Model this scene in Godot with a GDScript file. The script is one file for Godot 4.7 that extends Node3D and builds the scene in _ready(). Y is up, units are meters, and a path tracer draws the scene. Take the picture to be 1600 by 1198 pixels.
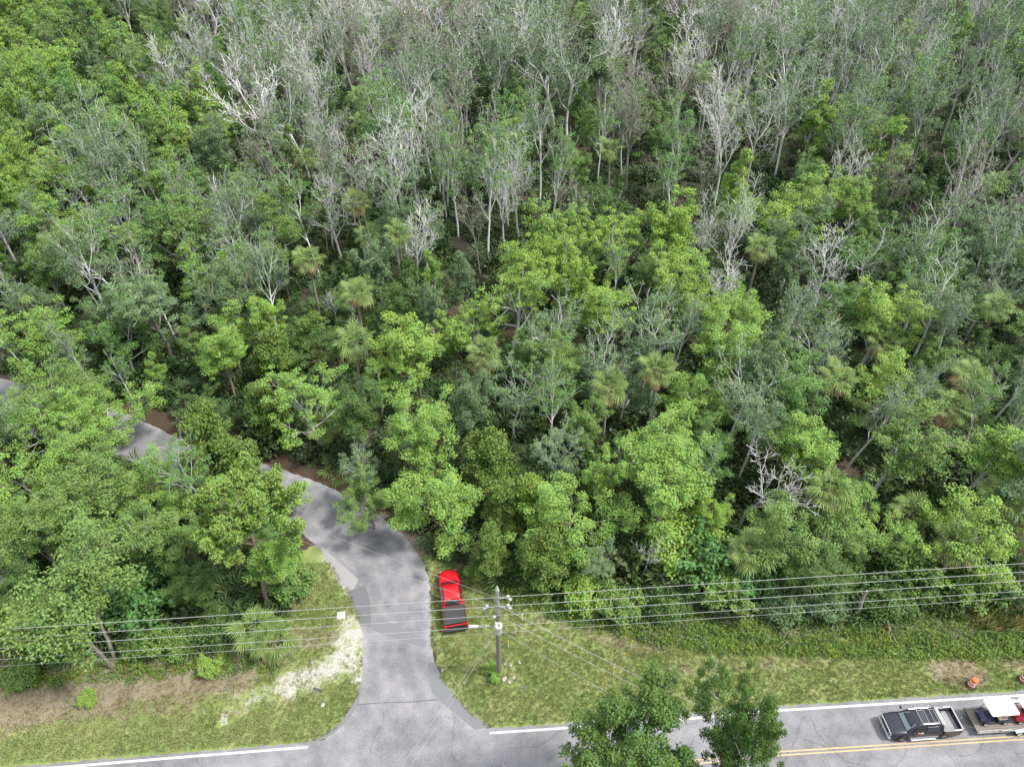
extends Node3D
# A wooded parcel at a road junction, seen from a drone about 57 m up. x right, z towards the viewer, y up, metres.

const UP := Vector3.UP
var rng := RandomNumberGenerator.new()
var names := {}
var root_here: Node3D


# ---------------------------------------------------------------- mesh building
class Buf:
	var v := PackedVector3Array()
	var n := PackedVector3Array()
	var c := PackedColorArray()
	var uv := PackedVector2Array()
	var ix := PackedInt32Array()
	var tinted := false
	var mapped := false

	func vert(p: Vector3, nn: Vector3, col := Color.WHITE) -> int:
		v.append(p)
		n.append(nn)
		c.append(col)
		return v.size() - 1

	func tri(a: int, b: int, d: int) -> void:
		var out := n[a] + n[b] + n[d]
		if (v[d] - v[a]).cross(v[b] - v[a]).dot(out) >= 0.0:
			ix.append(a); ix.append(b); ix.append(d)
		else:
			ix.append(a); ix.append(d); ix.append(b)

	func quad(a: int, b: int, d: int, e: int) -> void:
		tri(a, b, d)
		tri(a, d, e)

	func flat(p: Vector3, q: Vector3, r: Vector3, s: Vector3, outward: Vector3, col := Color.WHITE) -> void:
		var nn := (r - p).cross(q - s).normalized()
		if nn.dot(outward) < 0.0:
			nn = -nn
		quad(vert(p, nn, col), vert(q, nn, col), vert(r, nn, col), vert(s, nn, col))

	func mesh(m: Material = null) -> ArrayMesh:
		var a := []
		a.resize(Mesh.ARRAY_MAX)
		a[Mesh.ARRAY_VERTEX] = v
		a[Mesh.ARRAY_NORMAL] = n
		if tinted:
			a[Mesh.ARRAY_COLOR] = c
		if mapped:
			a[Mesh.ARRAY_TEX_UV] = uv
		a[Mesh.ARRAY_INDEX] = ix
		var out := ArrayMesh.new()
		out.add_surface_from_arrays(Mesh.PRIMITIVE_TRIANGLES, a)
		if m:
			out.surface_set_material(0, m)
		return out


func rnd(a: float, b: float) -> float:
	return rng.randf_range(a, b)


func rvec() -> Vector3:
	var z := rnd(-1, 1)
	var a := rnd(0, TAU)
	var r := sqrt(1.0 - z * z)
	return Vector3(r * cos(a), z, r * sin(a))


func lin(r: float, g: float, b: float) -> Color:   # a real-world base colour (linear) for albedo_color
	return Color(r, g, b).linear_to_srgb()


func mat(col: Color, rough := 0.8, metal := 0.0, spec := 0.5) -> StandardMaterial3D:
	var m := StandardMaterial3D.new()
	m.albedo_color = col
	m.roughness = rough
	m.metallic = metal
	m.metallic_specular = spec
	return m


func numbered(called: String) -> String:
	if not names.has(called):
		names[called] = 0
		return called
	names[called] += 1
	return "%s_%03d" % [called, names[called]]


func tag(o: Node3D, label := "", category := "", group := "", kind := "") -> Node3D:
	if label: o.set_meta("label", label)
	if category: o.set_meta("category", category)
	if group: o.set_meta("group", group)
	if kind: o.set_meta("kind", kind)
	return o


func thing(called: String, label: String, category: String, at := Vector3.ZERO, turn := 0.0, group := "") -> Node3D:
	var o := Node3D.new()
	o.name = numbered(called)
	add_child(o, true)
	o.position = at
	o.rotation.y = turn
	tag(o, label, category, group)
	return o


func put(called: String, m: Mesh, parent: Node3D = self, mt: Material = null) -> MeshInstance3D:
	var o := MeshInstance3D.new()
	o.name = numbered(called) if parent == self else called
	o.mesh = m
	if mt:
		for k in m.get_surface_count():
			o.set_surface_override_material(k, mt)
	if parent != self:
		var k := 1
		while parent.has_node(NodePath(o.name)):
			o.name = "%s_%03d" % [called, k]
			k += 1
	parent.add_child(o, true)
	return o


func copies(called: String, m: Mesh, mt: Material, at: Array, tint: Array, parent: Node3D) -> MultiMeshInstance3D:
	var mm := MultiMesh.new()
	mm.transform_format = MultiMesh.TRANSFORM_3D
	mm.use_colors = true
	mm.mesh = m
	mm.instance_count = at.size()
	for k in at.size():
		mm.set_instance_transform(k, at[k])
		mm.set_instance_color(k, tint[k])
	var o := MultiMeshInstance3D.new()
	o.name = numbered(called) if parent == self else called
	o.multimesh = mm
	o.material_override = mt
	parent.add_child(o, true)
	o.set_meta("kind", "stuff")
	return o


func box(b: Buf, at: Vector3, size: Vector3, bev := 0.0, basis := Basis.IDENTITY, col := Color.WHITE) -> void:
	var h := size * 0.5
	var e := minf(bev, minf(h.x, minf(h.y, h.z)) * 0.9)
	if e <= 0.0:
		for ax in 3:
			for s in [-1.0, 1.0]:
				var nn := Vector3.ZERO; nn[ax] = s
				var u := Vector3.ZERO; u[(ax + 1) % 3] = 1.0
				var w := Vector3.ZERO; w[(ax + 2) % 3] = 1.0
				var q := []
				for k in [[-1, -1], [1, -1], [1, 1], [-1, 1]]:
					q.append(at + basis * ((nn + u * k[0] + w * k[1]) * h))
				b.flat(q[0], q[1], q[2], q[3], basis * nn, col)
		return
	# bevelled: the three inset faces on each axis, joined by strips
	var ring := func(sx, sy, sz, ax):
		var p := Vector3(sx * (h.x - e), sy * (h.y - e), sz * (h.z - e))
		p[ax] = (h[ax]) * [sx, sy, sz][ax]
		return at + basis * p
	for ax in 3:
		for s in [-1.0, 1.0]:
			var nn := Vector3.ZERO; nn[ax] = s
			var q := []
			for k in [[-1, -1], [1, -1], [1, 1], [-1, 1]]:
				var g := Vector3.ZERO; g[ax] = s; g[(ax + 1) % 3] = k[0]; g[(ax + 2) % 3] = k[1]
				q.append(ring.call(g.x, g.y, g.z, ax))
			b.flat(q[0], q[1], q[2], q[3], basis * nn, col)
	for ax in 3:
		var a1 := (ax + 1) % 3
		var a2 := (ax + 2) % 3
		for s1 in [-1.0, 1.0]:
			for s2 in [-1.0, 1.0]:
				var q := []
				for k in [[-1.0, a1], [1.0, a1], [1.0, a2], [-1.0, a2]]:
					var g := Vector3.ZERO; g[ax] = k[0]; g[a1] = s1; g[a2] = s2
					q.append(ring.call(g.x, g.y, g.z, k[1]))
				var nn := Vector3.ZERO; nn[a1] = s1; nn[a2] = s2
				b.flat(q[0], q[1], q[2], q[3], basis * nn, col)
	for sx in [-1.0, 1.0]:
		for sy in [-1.0, 1.0]:
			for sz in [-1.0, 1.0]:
				var nn: Vector3 = basis * Vector3(sx, sy, sz).normalized()
				b.tri(b.vert(ring.call(sx, sy, sz, 0), nn, col), b.vert(ring.call(sx, sy, sz, 1), nn, col), b.vert(ring.call(sx, sy, sz, 2), nn, col))


func tube(b: Buf, pts: Array, rad: Array, sides: int, col := Color.WHITE, cap := false) -> void:
	var side := Vector3.ZERO
	var last := -1
	for k in pts.size():
		var d: Vector3 = (pts[mini(k + 1, pts.size() - 1)] - pts[maxi(k - 1, 0)]).normalized()
		if k == 0:
			side = d.cross(Vector3(0.31, 0.2, 0.93) if absf(d.z) < 0.8 else Vector3(0.9, 0.3, 0.1)).normalized()
		else:
			side = (side - d * side.dot(d)).normalized()
		var other := d.cross(side)
		var first := b.v.size()
		for s in sides:
			var a := TAU * s / sides
			var nn := side * cos(a) + other * sin(a)
			b.vert(pts[k] + nn * rad[k], nn, col)
		if last >= 0:
			for s in sides:
				b.quad(last + s, last + (s + 1) % sides, first + (s + 1) % sides, first + s)
		last = first
		if cap and (k == 0 or k == pts.size() - 1):
			var out := -d if k == 0 else d
			var mid := b.vert(pts[k], out, col)
			var f2 := b.v.size()
			for s in sides:
				b.vert(b.v[first + s], out, col)
			for s in sides:
				b.tri(mid, f2 + s, f2 + (s + 1) % sides)


func lathe(b: Buf, prof: Array, sides: int, xf := Transform3D.IDENTITY, col := Color.WHITE) -> void:   # prof: Vector2(radius, height); each span has its own flat edge
	for k in prof.size() - 1:
		var p: Vector2 = prof[k]
		var q: Vector2 = prof[k + 1]
		var t := (q - p).normalized()
		var nn2 := Vector2(t.y, -t.x)
		var f := b.v.size()
		for s in sides:
			var a := TAU * s / sides
			var r := Vector3(cos(a), 0, sin(a))
			var nn := (xf.basis * (r * nn2.x + UP * nn2.y)).normalized()
			b.vert(xf * (r * p.x + UP * p.y), nn, col)
			b.vert(xf * (r * q.x + UP * q.y), nn, col)
		for s in sides:
			var s2 := (s + 1) % sides
			b.quad(f + 2 * s, f + 2 * s2, f + 2 * s2 + 1, f + 2 * s + 1)


func loft(b: Buf, st: Array, per := 20, power := 4.0, caps := true) -> void:   # st: [z, half width at the bottom, half width at the top, y0, y1]; rounded cross sections
	var rings := []
	for s in st:
		var r := []
		for k in per:
			var a := TAU * (k + 0.5) / per
			var cx := signf(cos(a)) * pow(absf(cos(a)), 2.0 / power)
			var cy := signf(sin(a)) * pow(absf(sin(a)), 2.0 / power)
			var t := cy * 0.5 + 0.5
			r.append(Vector3(cx * lerpf(s[1], s[2], t), lerpf(s[3], s[4], t), s[0]))
		rings.append(r)
	var f0 := b.v.size()
	for i in rings.size():
		var mid := Vector3(0, (st[i][3] + st[i][4]) * 0.5, st[i][0])
		for k in per:
			var du: Vector3 = rings[i][(k + 1) % per] - rings[i][(k + per - 1) % per]
			var dv: Vector3 = rings[mini(i + 1, rings.size() - 1)][k] - rings[maxi(i - 1, 0)][k]
			var nn := du.cross(dv).normalized()
			if nn.dot(rings[i][k] - mid) < 0.0:
				nn = -nn
			b.vert(rings[i][k], nn)
	for i in rings.size() - 1:
		for k in per:
			var k2 := (k + 1) % per
			b.quad(f0 + i * per + k, f0 + i * per + k2, f0 + (i + 1) * per + k2, f0 + (i + 1) * per + k)
	if caps:
		for i in [0, rings.size() - 1]:
			var out := Vector3(0, 0, -1 if (st[i][0] < st[rings.size() - 1 - i][0]) else 1)
			var mid := b.vert(Vector3(0, (st[i][3] + st[i][4]) * 0.5, st[i][0]), out)
			var f := b.v.size()
			for k in per:
				b.vert(rings[i][k], out)
			for k in per:
				b.tri(mid, f + k, f + (k + 1) % per)


# ---------------------------------------------------------------- the plan of the place
var road_far: Array = [Vector2(-120, -16.3), Vector2(-80, -19.4), Vector2(-44.43, -21.72), Vector2(-35.94, -22.41), Vector2(-25.66, -23.25), Vector2(-15.91, -24.01), Vector2(-1.77, -25.08), Vector2(10.75, -25.89), Vector2(20.73, -26.81), Vector2(42.20, -28.13), Vector2(58.77, -29.11), Vector2(90, -31.0), Vector2(130, -33.5)]
var lane_left: Array = [Vector2(-16.10, -23.96), Vector2(-15.05, -24.40), Vector2(-13.96, -25.28), Vector2(-13.16, -26.50), Vector2(-12.64, -28.02), Vector2(-12.59, -30.01), Vector2(-13.12, -32.94), Vector2(-13.74, -35.32), Vector2(-15.22, -38.12), Vector2(-17.21, -40.68), Vector2(-20.00, -43.63), Vector2(-24.31, -46.78), Vector2(-29.72, -49.44), Vector2(-35.76, -52.16), Vector2(-43.45, -54.74), Vector2(-51.96, -57.57), Vector2(-59.72, -59.68), Vector2(-69.18, -61.66), Vector2(-85.55, -64.18)]
var lane_right: Array = [Vector2(-1.42, -25.13), Vector2(-2.45, -25.63), Vector2(-3.72, -26.65), Vector2(-4.95, -28.02), Vector2(-5.89, -29.34), Vector2(-6.69, -31.16), Vector2(-7.12, -32.94), Vector2(-7.40, -36.11), Vector2(-7.85, -39.17), Vector2(-9.03, -41.87), Vector2(-10.88, -44.33), Vector2(-13.66, -46.78), Vector2(-19.10, -50.42), Vector2(-26.05, -53.58), Vector2(-37.40, -57.78), Vector2(-45.80, -62.11), Vector2(-56.28, -66.33), Vector2(-68.56, -69.71), Vector2(-93.36, -74.40)]
var verge_left: Array = [Vector2(-41.48, -21.63), Vector2(-35.92, -22.36), Vector2(-25.65, -23.20), Vector2(-16.10, -23.96), Vector2(-13.96, -25.28), Vector2(-12.64, -28.02), Vector2(-12.78, -31.16), Vector2(-13.74, -35.32), Vector2(-15.22, -38.12), Vector2(-17.21, -40.68), Vector2(-19.60, -43.24), Vector2(-21.27, -40.97), Vector2(-20.90, -35.78), Vector2(-22.43, -32.94), Vector2(-27.79, -32.22), Vector2(-33.65, -31.62), Vector2(-38.39, -31.16), Vector2(-43.30, -30.12), Vector2(-46.28, -29.67)]
var verge_right: Array = [Vector2(-1.42, -25.13), Vector2(-3.72, -26.65), Vector2(-5.89, -29.34), Vector2(-7.12, -32.94), Vector2(-7.46, -36.77), Vector2(-8.07, -40.24), Vector2(-9.09, -42.47), Vector2(-6.85, -41.87), Vector2(-2.42, -39.17), Vector2(1.76, -36.77), Vector2(5.75, -34.94), Vector2(11.26, -33.25), Vector2(15.59, -32.34), Vector2(24.86, -31.74), Vector2(44.14, -31.62), Vector2(49.73, -31.74), Vector2(47.67, -28.46), Vector2(42.20, -28.13), Vector2(20.73, -26.81), Vector2(10.75, -25.89)]
var weed_band: Array = [Vector2(-2.38, -37.78), Vector2(1.75, -36.24), Vector2(5.72, -34.49), Vector2(11.22, -32.94), Vector2(15.54, -32.10), Vector2(24.79, -31.51), Vector2(43.88, -31.16), Vector2(50.53, -31.27), Vector2(53.28, -35.58), Vector2(46.26, -35.45), Vector2(28.87, -35.32), Vector2(11.58, -35.58), Vector2(2.97, -37.78)]
var near_forest_open: Array = []

const GX0 := -56.0
const GX1 := 56.0
const GZ0 := -84.0
const GZ1 := -14.0


func inside(p: Vector2, poly: Array) -> bool:
	return Geometry2D.is_point_in_polygon(p, PackedVector2Array(poly))


func lane_poly() -> PackedVector2Array:
	var a := PackedVector2Array(lane_left)
	var b := lane_right.duplicate()
	b.reverse()
	a.append_array(PackedVector2Array(b))
	return a


func road_edge_z(x: float) -> float:
	for k in road_far.size() - 1:
		if x <= road_far[k + 1].x:
			return lerpf(road_far[k].y, road_far[k + 1].y, (x - road_far[k].x) / (road_far[k + 1].x - road_far[k].x))
	return road_far[-1].y


func strip(called: String, a: Array, b: Array, y: float, m: Material, mapped := false) -> MeshInstance3D:
	var bf := Buf.new()
	bf.mapped = mapped
	for k in a.size():
		for p in [a[k], b[k]]:
			bf.vert(Vector3(p.x, y, p.y), UP)
			bf.uv.append(Vector2((p.x - GX0) / (GX1 - GX0), (p.y - GZ0) / (GZ1 - GZ0)))
	for k in a.size() - 1:
		bf.quad(2 * k, 2 * k + 1, 2 * k + 3, 2 * k + 2)
	var o := put(called, bf.mesh(), self, m)
	o.set_meta("kind", "structure")
	return o


func poly_sheet(called: String, poly: Array, y: float, m: Material) -> MeshInstance3D:
	var bf := Buf.new()
	bf.mapped = true
	var pp := PackedVector2Array(poly)
	if called == "asphalt_patch":
		var loop := poly.duplicate()
		loop.append(poly[0])
		pp = PackedVector2Array(ragged(loop, 0.07, 12).slice(0, -1))
	var t := Geometry2D.triangulate_polygon(pp)
	if t.is_empty():
		pp = PackedVector2Array(poly)
		t = Geometry2D.triangulate_polygon(pp)
	for p in pp:
		bf.vert(Vector3(p.x, y, p.y), UP)
		bf.uv.append(Vector2((p.x - GX0) / (GX1 - GX0), (p.y - GZ0) / (GZ1 - GZ0)))
	for k in range(0, t.size(), 3):
		bf.tri(t[k], t[k + 1], t[k + 2])
	var o := put(called, bf.mesh(), self, m)
	o.set_meta("kind", "structure")
	return o


func ragged(line: Array, by: float, sd: int) -> Array:   # a worn, crumbled edge
	var f := FastNoiseLite.new()
	f.seed = sd
	f.frequency = 0.9
	var out := []
	for k in line.size() - 1:
		var n := maxi(1, int(line[k].distance_to(line[k + 1]) / 0.35)) if absf(line[k].x) < 50.0 else 1
		var d: Vector2 = (line[k + 1] - line[k]).normalized()
		for i in n:
			var p: Vector2 = line[k].lerp(line[k + 1], i / float(n))
			out.append(p + Vector2(-d.y, d.x) * f.get_noise_2d(p.x * 1.3, p.y * 1.3) * by)
	out.append(line[-1])
	return out


func smooth(line: Array) -> Array:
	var out := []
	for k in line.size() - 1:
		var a: Vector2 = line[maxi(k - 1, 0)]
		var b: Vector2 = line[mini(k + 2, line.size() - 1)]
		for i in 4:
			out.append(line[k].cubic_interpolate(line[k + 1], a, b, i / 4.0))
	out.append(line[-1])
	return out


func offset_line(line: Array, by: float) -> Array:
	var out := []
	for k in line.size():
		var d: Vector2 = (line[mini(k + 1, line.size() - 1)] - line[maxi(k - 1, 0)]).normalized()
		out.append(line[k] + Vector2(-d.y, d.x) * by)
	return out


func cut_line(line: Array, x0: float, x1: float) -> Array:   # the piece of a line that runs along x, between two places
	var out := [Vector2(x0, road_edge_on(line, x0))]
	for p in line:
		if p.x > x0 + 0.05 and p.x < x1 - 0.05:
			out.append(p)
	out.append(Vector2(x1, road_edge_on(line, x1)))
	return out


func road_edge_on(line: Array, x: float) -> float:
	for k in line.size() - 1:
		if x <= line[k + 1].x:
			return lerpf(line[k].y, line[k + 1].y, (x - line[k].x) / (line[k + 1].x - line[k].x))
	return line[-1].y


func seg_far(p: Vector2, a: Vector2, b: Vector2) -> float:
	return p.distance_to(Geometry2D.get_closest_point_to_segment(p, a, b))


func noise_bytes(w: int, h: int, freq: float, sd: int, oct := 4) -> PackedByteArray:
	var f := FastNoiseLite.new()
	f.seed = sd
	f.frequency = freq
	f.fractal_octaves = oct
	f.noise_type = FastNoiseLite.TYPE_SIMPLEX_SMOOTH
	var im := f.get_image(w, h, false, false, true)
	im.convert(Image.FORMAT_L8)
	return im.get_data()


var mask_bytes: PackedByteArray
const MW := 224
const MH := 140


func ground_mask() -> Image:   # r bare pale sand, g dry straw, b living grass, a leaf litter
	var sand := [[Vector2(-14.18, -33.87), Vector2(-14.48, -30.87), 1.7, 1.0], [Vector2(-14.48, -30.87), Vector2(-18.65, -28.89), 1.6, 0.95], [Vector2(-18.65, -28.89), Vector2(-22.43, -27.28), 1.2, 0.72], [Vector2(-22.92, -26.34), Vector2(-22.95, -25.63), 0.7, 0.8], [Vector2(-25.81, -26.50), Vector2(-24.95, -27.02), 0.7, 0.5], [Vector2(-14.98, -37.78), Vector2(-18.00, -41.57), 0.8, 0.75], [Vector2(-7.86, -40.61), Vector2(-7.13, -37.78), 0.35, 0.6], [Vector2(-6.59, -32.64), Vector2(-5.86, -30.29), 0.5, 0.6], [Vector2(-5.30, -28.46), Vector2(-2.82, -25.94), 0.45, 0.6], [Vector2(-1.39, -32.34), Vector2(-2.77, -35.13), 0.9, 0.35], [Vector2(-0.27, -30.29), Vector2(0.27, -29.17), 0.8, 0.4], [Vector2(17.33, -30.18), Vector2(15.29, -28.08), 1.4, 0.22], [Vector2(-12.88, -29.45), Vector2(-13.03, -32.34), 0.9, 0.9]]
	var dry := [[Vector2(-43.50, -26.76), Vector2(-32.91, -28.62), 2.3, 1.0], [Vector2(-32.91, -28.62), Vector2(-22.78, -30.29), 1.9, 0.95], [Vector2(-26.26, -27.81), Vector2(-31.07, -26.76), 1.2, 0.6], [Vector2(-44.75, -28.89), Vector2(-34.17, -30.29), 1.6, 0.9], [Vector2(-34.17, -30.29), Vector2(-22.13, -31.86), 1.3, 0.9], [Vector2(-20.19, -32.94), Vector2(-15.70, -32.94), 1.5, 0.55], [Vector2(-20.21, -37.78), Vector2(-20.48, -36.44), 1.0, 0.9], [Vector2(36.26, -30.12), Vector2(38.86, -29.90), 1.4, 0.8], [Vector2(7.35, -33.56), Vector2(11.78, -32.94), 1.6, 0.6], [Vector2(2.31, -35.45), Vector2(4.61, -35.13), 1.4, 0.5], [Vector2(13.56, -30.29), Vector2(29.07, -31.16), 0.8, 0.45], [Vector2(-0.57, -33.87), Vector2(-3.22, -29.45), 1.5, 0.35], [Vector2(-9.49, -43.24), Vector2(-12.38, -46.03), 1.5, 1.0], [Vector2(-6.90, -42.47), Vector2(-10.25, -44.41), 1.3, 0.8], [Vector2(42.47, -30.58), Vector2(44.48, -30.29), 1.0, 0.6], [Vector2(-2.47, -40.97), Vector2(-6.24, -42.09), 1.3, 0.5], [Vector2(25.82, -34.81), Vector2(37.44, -35.13), 1.2, 0.5]]
	var im := Image.create(MW, MH, false, Image.FORMAT_RGBA8)
	var lp := lane_poly()
	for j in MH:
		for i in MW:
			var p := Vector2(lerpf(GX0, GX1, (i + 0.5) / MW), lerpf(GZ0, GZ1, (j + 0.5) / MH))
			var s := 0.0
			var d := 0.0
			for k in sand:
				s = maxf(s, k[3] * clampf(1.35 - seg_far(p, k[0], k[1]) / (k[2] * 1.25), 0.0, 1.0))
			for k in dry:
				d = maxf(d, k[3] * clampf(1.35 - seg_far(p, k[0], k[1]) / (k[2] * 1.25), 0.0, 1.0))
			var open := inside(p, verge_left) or inside(p, verge_right) or inside(p, weed_band) or p.y > road_edge_z(p.x)
			im.set_pixel(i, j, Color(s, d, 1.0 if open else 0.0, 0.5 if inside(p, weed_band) else 0.0))
	mask_bytes = im.get_data()
	return im


func mask_at(p: Vector2, ch: int) -> float:
	var i := clampi(int((p.x - GX0) / (GX1 - GX0) * MW), 0, MW - 1)
	var j := clampi(int((p.y - GZ0) / (GZ1 - GZ0) * MH), 0, MH - 1)
	return mask_bytes[(j * MW + i) * 4 + ch] / 255.0


func srgb_table() -> PackedByteArray:
	var t := PackedByteArray()
	t.resize(1024)
	for k in 1024:
		t[k] = int(round(255.0 * Color(k / 1023.0, 0, 0).linear_to_srgb().r))
	return t


func ground_texture() -> ImageTexture:
	var w := 1472
	var h := 920
	var mk := ground_mask()
	mk.resize(w, h, Image.INTERPOLATE_CUBIC)
	var m := mk.get_data()
	var n1 := noise_bytes(w, h, 0.012, 3)
	var n2 := noise_bytes(w, h, 0.06, 4)
	var n3 := noise_bytes(w, h, 0.3, 5, 2)
	var n4 := noise_bytes(w, h, 0.025, 6)
	var tab := srgb_table()
	var out := PackedByteArray()
	out.resize(w * h * 3)
	for k in w * h:
		var a := n1[k] / 255.0
		var b := n2[k] / 255.0
		var f := n3[k] / 255.0
		var d := n4[k] / 255.0
		var mix := 0.5 * b + 0.3 * f + 0.2 * d
		var grass := clampf((m[4 * k + 2] / 255.0 - 0.5 + (mix - 0.5) * 0.7) * 4.0 + 0.5, 0.0, 1.0)
		var dry := clampf((m[4 * k + 1] / 255.0 - 0.5 + (mix - 0.5) * 1.3) * 3.0 + 0.4, 0.0, 1.0)
		var sand := clampf((m[4 * k] / 255.0 - 0.62 + (b * 0.6 + f * 0.4 - 0.5) * 1.25) * 2.2, 0.0, 1.0)
		# forest floor, grass, straw, sand
		var q := 0.7 + 0.6 * f
		var r0 := 0.062 * q; var g0 := 0.047 * q; var b0 := 0.033 * q
		var gq := 0.72 + 0.35 * a + 0.35 * (f - 0.5)
		var yel := clampf((d - 0.4) * 2.2 + (b - 0.5), 0.0, 1.0)
		var rg := (0.175 + 0.07 * yel) * gq; var gg := (0.23 + 0.035 * yel) * gq; var bg := (0.075 + 0.04 * yel) * gq
		r0 = lerpf(r0, rg, grass); g0 = lerpf(g0, gg, grass); b0 = lerpf(b0, bg, grass)
		var dq := 0.7 + 0.6 * f
		dry *= 0.85
		r0 = lerpf(r0, (0.175 + 0.05 * a) * dq, dry); g0 = lerpf(g0, (0.14 + 0.05 * a) * dq, dry); b0 = lerpf(b0, (0.105 + 0.05 * a) * dq, dry)
		var sq := 0.75 + 0.45 * f
		r0 = lerpf(r0, 0.36 * sq, sand); g0 = lerpf(g0, 0.35 * sq, sand); b0 = lerpf(b0, 0.325 * sq, sand)
		out[3 * k] = tab[clampi(int(r0 * 1023.0), 0, 1023)]
		out[3 * k + 1] = tab[clampi(int(g0 * 1023.0), 0, 1023)]
		out[3 * k + 2] = tab[clampi(int(b0 * 1023.0), 0, 1023)]
	return ImageTexture.create_from_image(Image.create_from_data(w, h, false, Image.FORMAT_RGB8, out))


func asphalt_texture() -> ImageTexture:
	var w := 1472
	var h := 920
	var n1 := noise_bytes(w, h, 0.010, 13)
	var n2 := noise_bytes(w, h, 0.045, 14)
	var n3 := noise_bytes(w, h, 0.42, 15, 2)
	var tab := srgb_table()
	var val := PackedFloat32Array()
	val.resize(w * h)
	for k in w * h:
		val[k] = 1.0 + (n1[k] - 128) / 128.0 * 0.24 + (n2[k] - 128) / 128.0 * 0.2 + (n3[k] - 128) / 128.0 * 0.24
	# wear: wandering cracks and small tar spots
	var r := RandomNumberGenerator.new()
	r.seed = 77
	for line in 110:
		var p := Vector2(r.randf() * w, r.randf_range(0.05, 1.0) * h)
		if r.randf() < 0.6:
			var x := r.randf_range(-50, 50)
			p = Vector2((x - GX0) / (GX1 - GX0) * w, (road_edge_z(x) + r.randf_range(0.3, 7.0) - GZ0) / (GZ1 - GZ0) * h)
		var a := r.randf() * TAU
		if r.randf() < 0.5:
			a = r.randf_range(-0.15, 0.05)
		for k in r.randi_range(20, 110):
			a += r.randf_range(-0.2, 0.2)
			p += Vector2(cos(a), sin(a))
			var i := int(p.x)
			var j := int(p.y)
			if i > 0 and j > 0 and i < w - 1 and j < h - 1:
				val[j * w + i] *= 0.74
				if r.randf() < 0.3:
					val[j * w + i + 1] *= 0.85
	for s in 500:
		var x := r.randf_range(-14, 4)
		var z := r.randf_range(-52, -22)
		var i := int((x - GX0) / (GX1 - GX0) * w)
		var j := int((z - GZ0) / (GZ1 - GZ0) * h)
		val[j * w + i] *= r.randf_range(0.5, 0.85)
	# tyre paths along the lanes of the main road, a little paler
	for i in w:
		var x := lerpf(GX0, GX1, (i + 0.5) / w)
		var e := road_edge_z(x)
		for j in range(int((-40.0 - GZ0) / (GZ1 - GZ0) * h), h):
			var o := lerpf(GZ0, GZ1, (j + 0.5) / h) - e
			var t := 0.0
			for c in [1.1, 2.8, 4.6, 6.2]:
				t += exp(-pow((o - c) / 0.35, 2.0))
			val[j * w + i] *= 1.0 + 0.09 * t
	# the side road: tyre tracks worn pale, dust blown along its outer edge
	var tr := Image.create(MW * 2, MH * 2, false, Image.FORMAT_L8)
	for j in MH * 2:
		for i in MW * 2:
			var p := Vector2(lerpf(GX0, GX1, (i + 0.5) / (MW * 2)), lerpf(GZ0, GZ1, (j + 0.5) / (MH * 2)))
			var t := 0.0
			if p.y < road_edge_z(p.x) - 0.3 and p.x < 4.0:
				var dr := 1e6
				var dl := 1e6
				for k in range(1, lane_right.size() - 1):
					dr = minf(dr, seg_far(p, lane_right[k], lane_right[k + 1]))
					dl = minf(dl, seg_far(p, lane_left[k], lane_left[k + 1]))
				for c in [1.5, 3.1, 4.4, 5.8]:
					t += 0.1 * exp(-pow((dr - c) / 0.4, 2.0))
				t += 0.34 * exp(-pow(dr / 0.75, 2.0)) + 0.2 * exp(-pow(dl / 0.5, 2.0))
			tr.set_pixel(i, j, Color(t, t, t))
	tr.resize(w, h, Image.INTERPOLATE_CUBIC)
	var tb := tr.get_data()
	for k in w * h:
		val[k] *= 1.0 + tb[k] / 255.0 * (0.5 + 1.2 * n2[k] / 255.0)
	var out := PackedByteArray()
	out.resize(w * h * 3)
	for k in w * h:
		var q := val[k]
		var br := (n2[k] - 128) / 128.0 * 0.01
		out[3 * k] = tab[clampi(int((0.165 + br*0.6) * q * 1023.0), 0, 1023)]
		out[3 * k + 1] = tab[clampi(int(0.165 * q * 1023.0), 0, 1023)]
		out[3 * k + 2] = tab[clampi(int((0.178 - br*0.6) * q * 1023.0), 0, 1023)]
	return ImageTexture.create_from_image(Image.create_from_data(w, h, false, Image.FORMAT_RGB8, out))


func speckle(c0: Color, c1: Color, freq: float, sd: int, scale: float, rough := 0.9) -> StandardMaterial3D:
	var nt := NoiseTexture2D.new()
	nt.width = 256
	nt.height = 256
	nt.seamless = true
	var f := FastNoiseLite.new()
	f.seed = sd
	f.frequency = freq
	nt.noise = f
	var g := Gradient.new()
	g.set_color(0, c0)
	g.set_color(1, c1)
	nt.color_ramp = g
	var m := mat(Color.WHITE, rough)
	m.albedo_texture = nt
	m.uv1_triplanar = true
	m.uv1_world_triplanar = true
	m.uv1_scale = Vector3.ONE * scale
	return m


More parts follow.
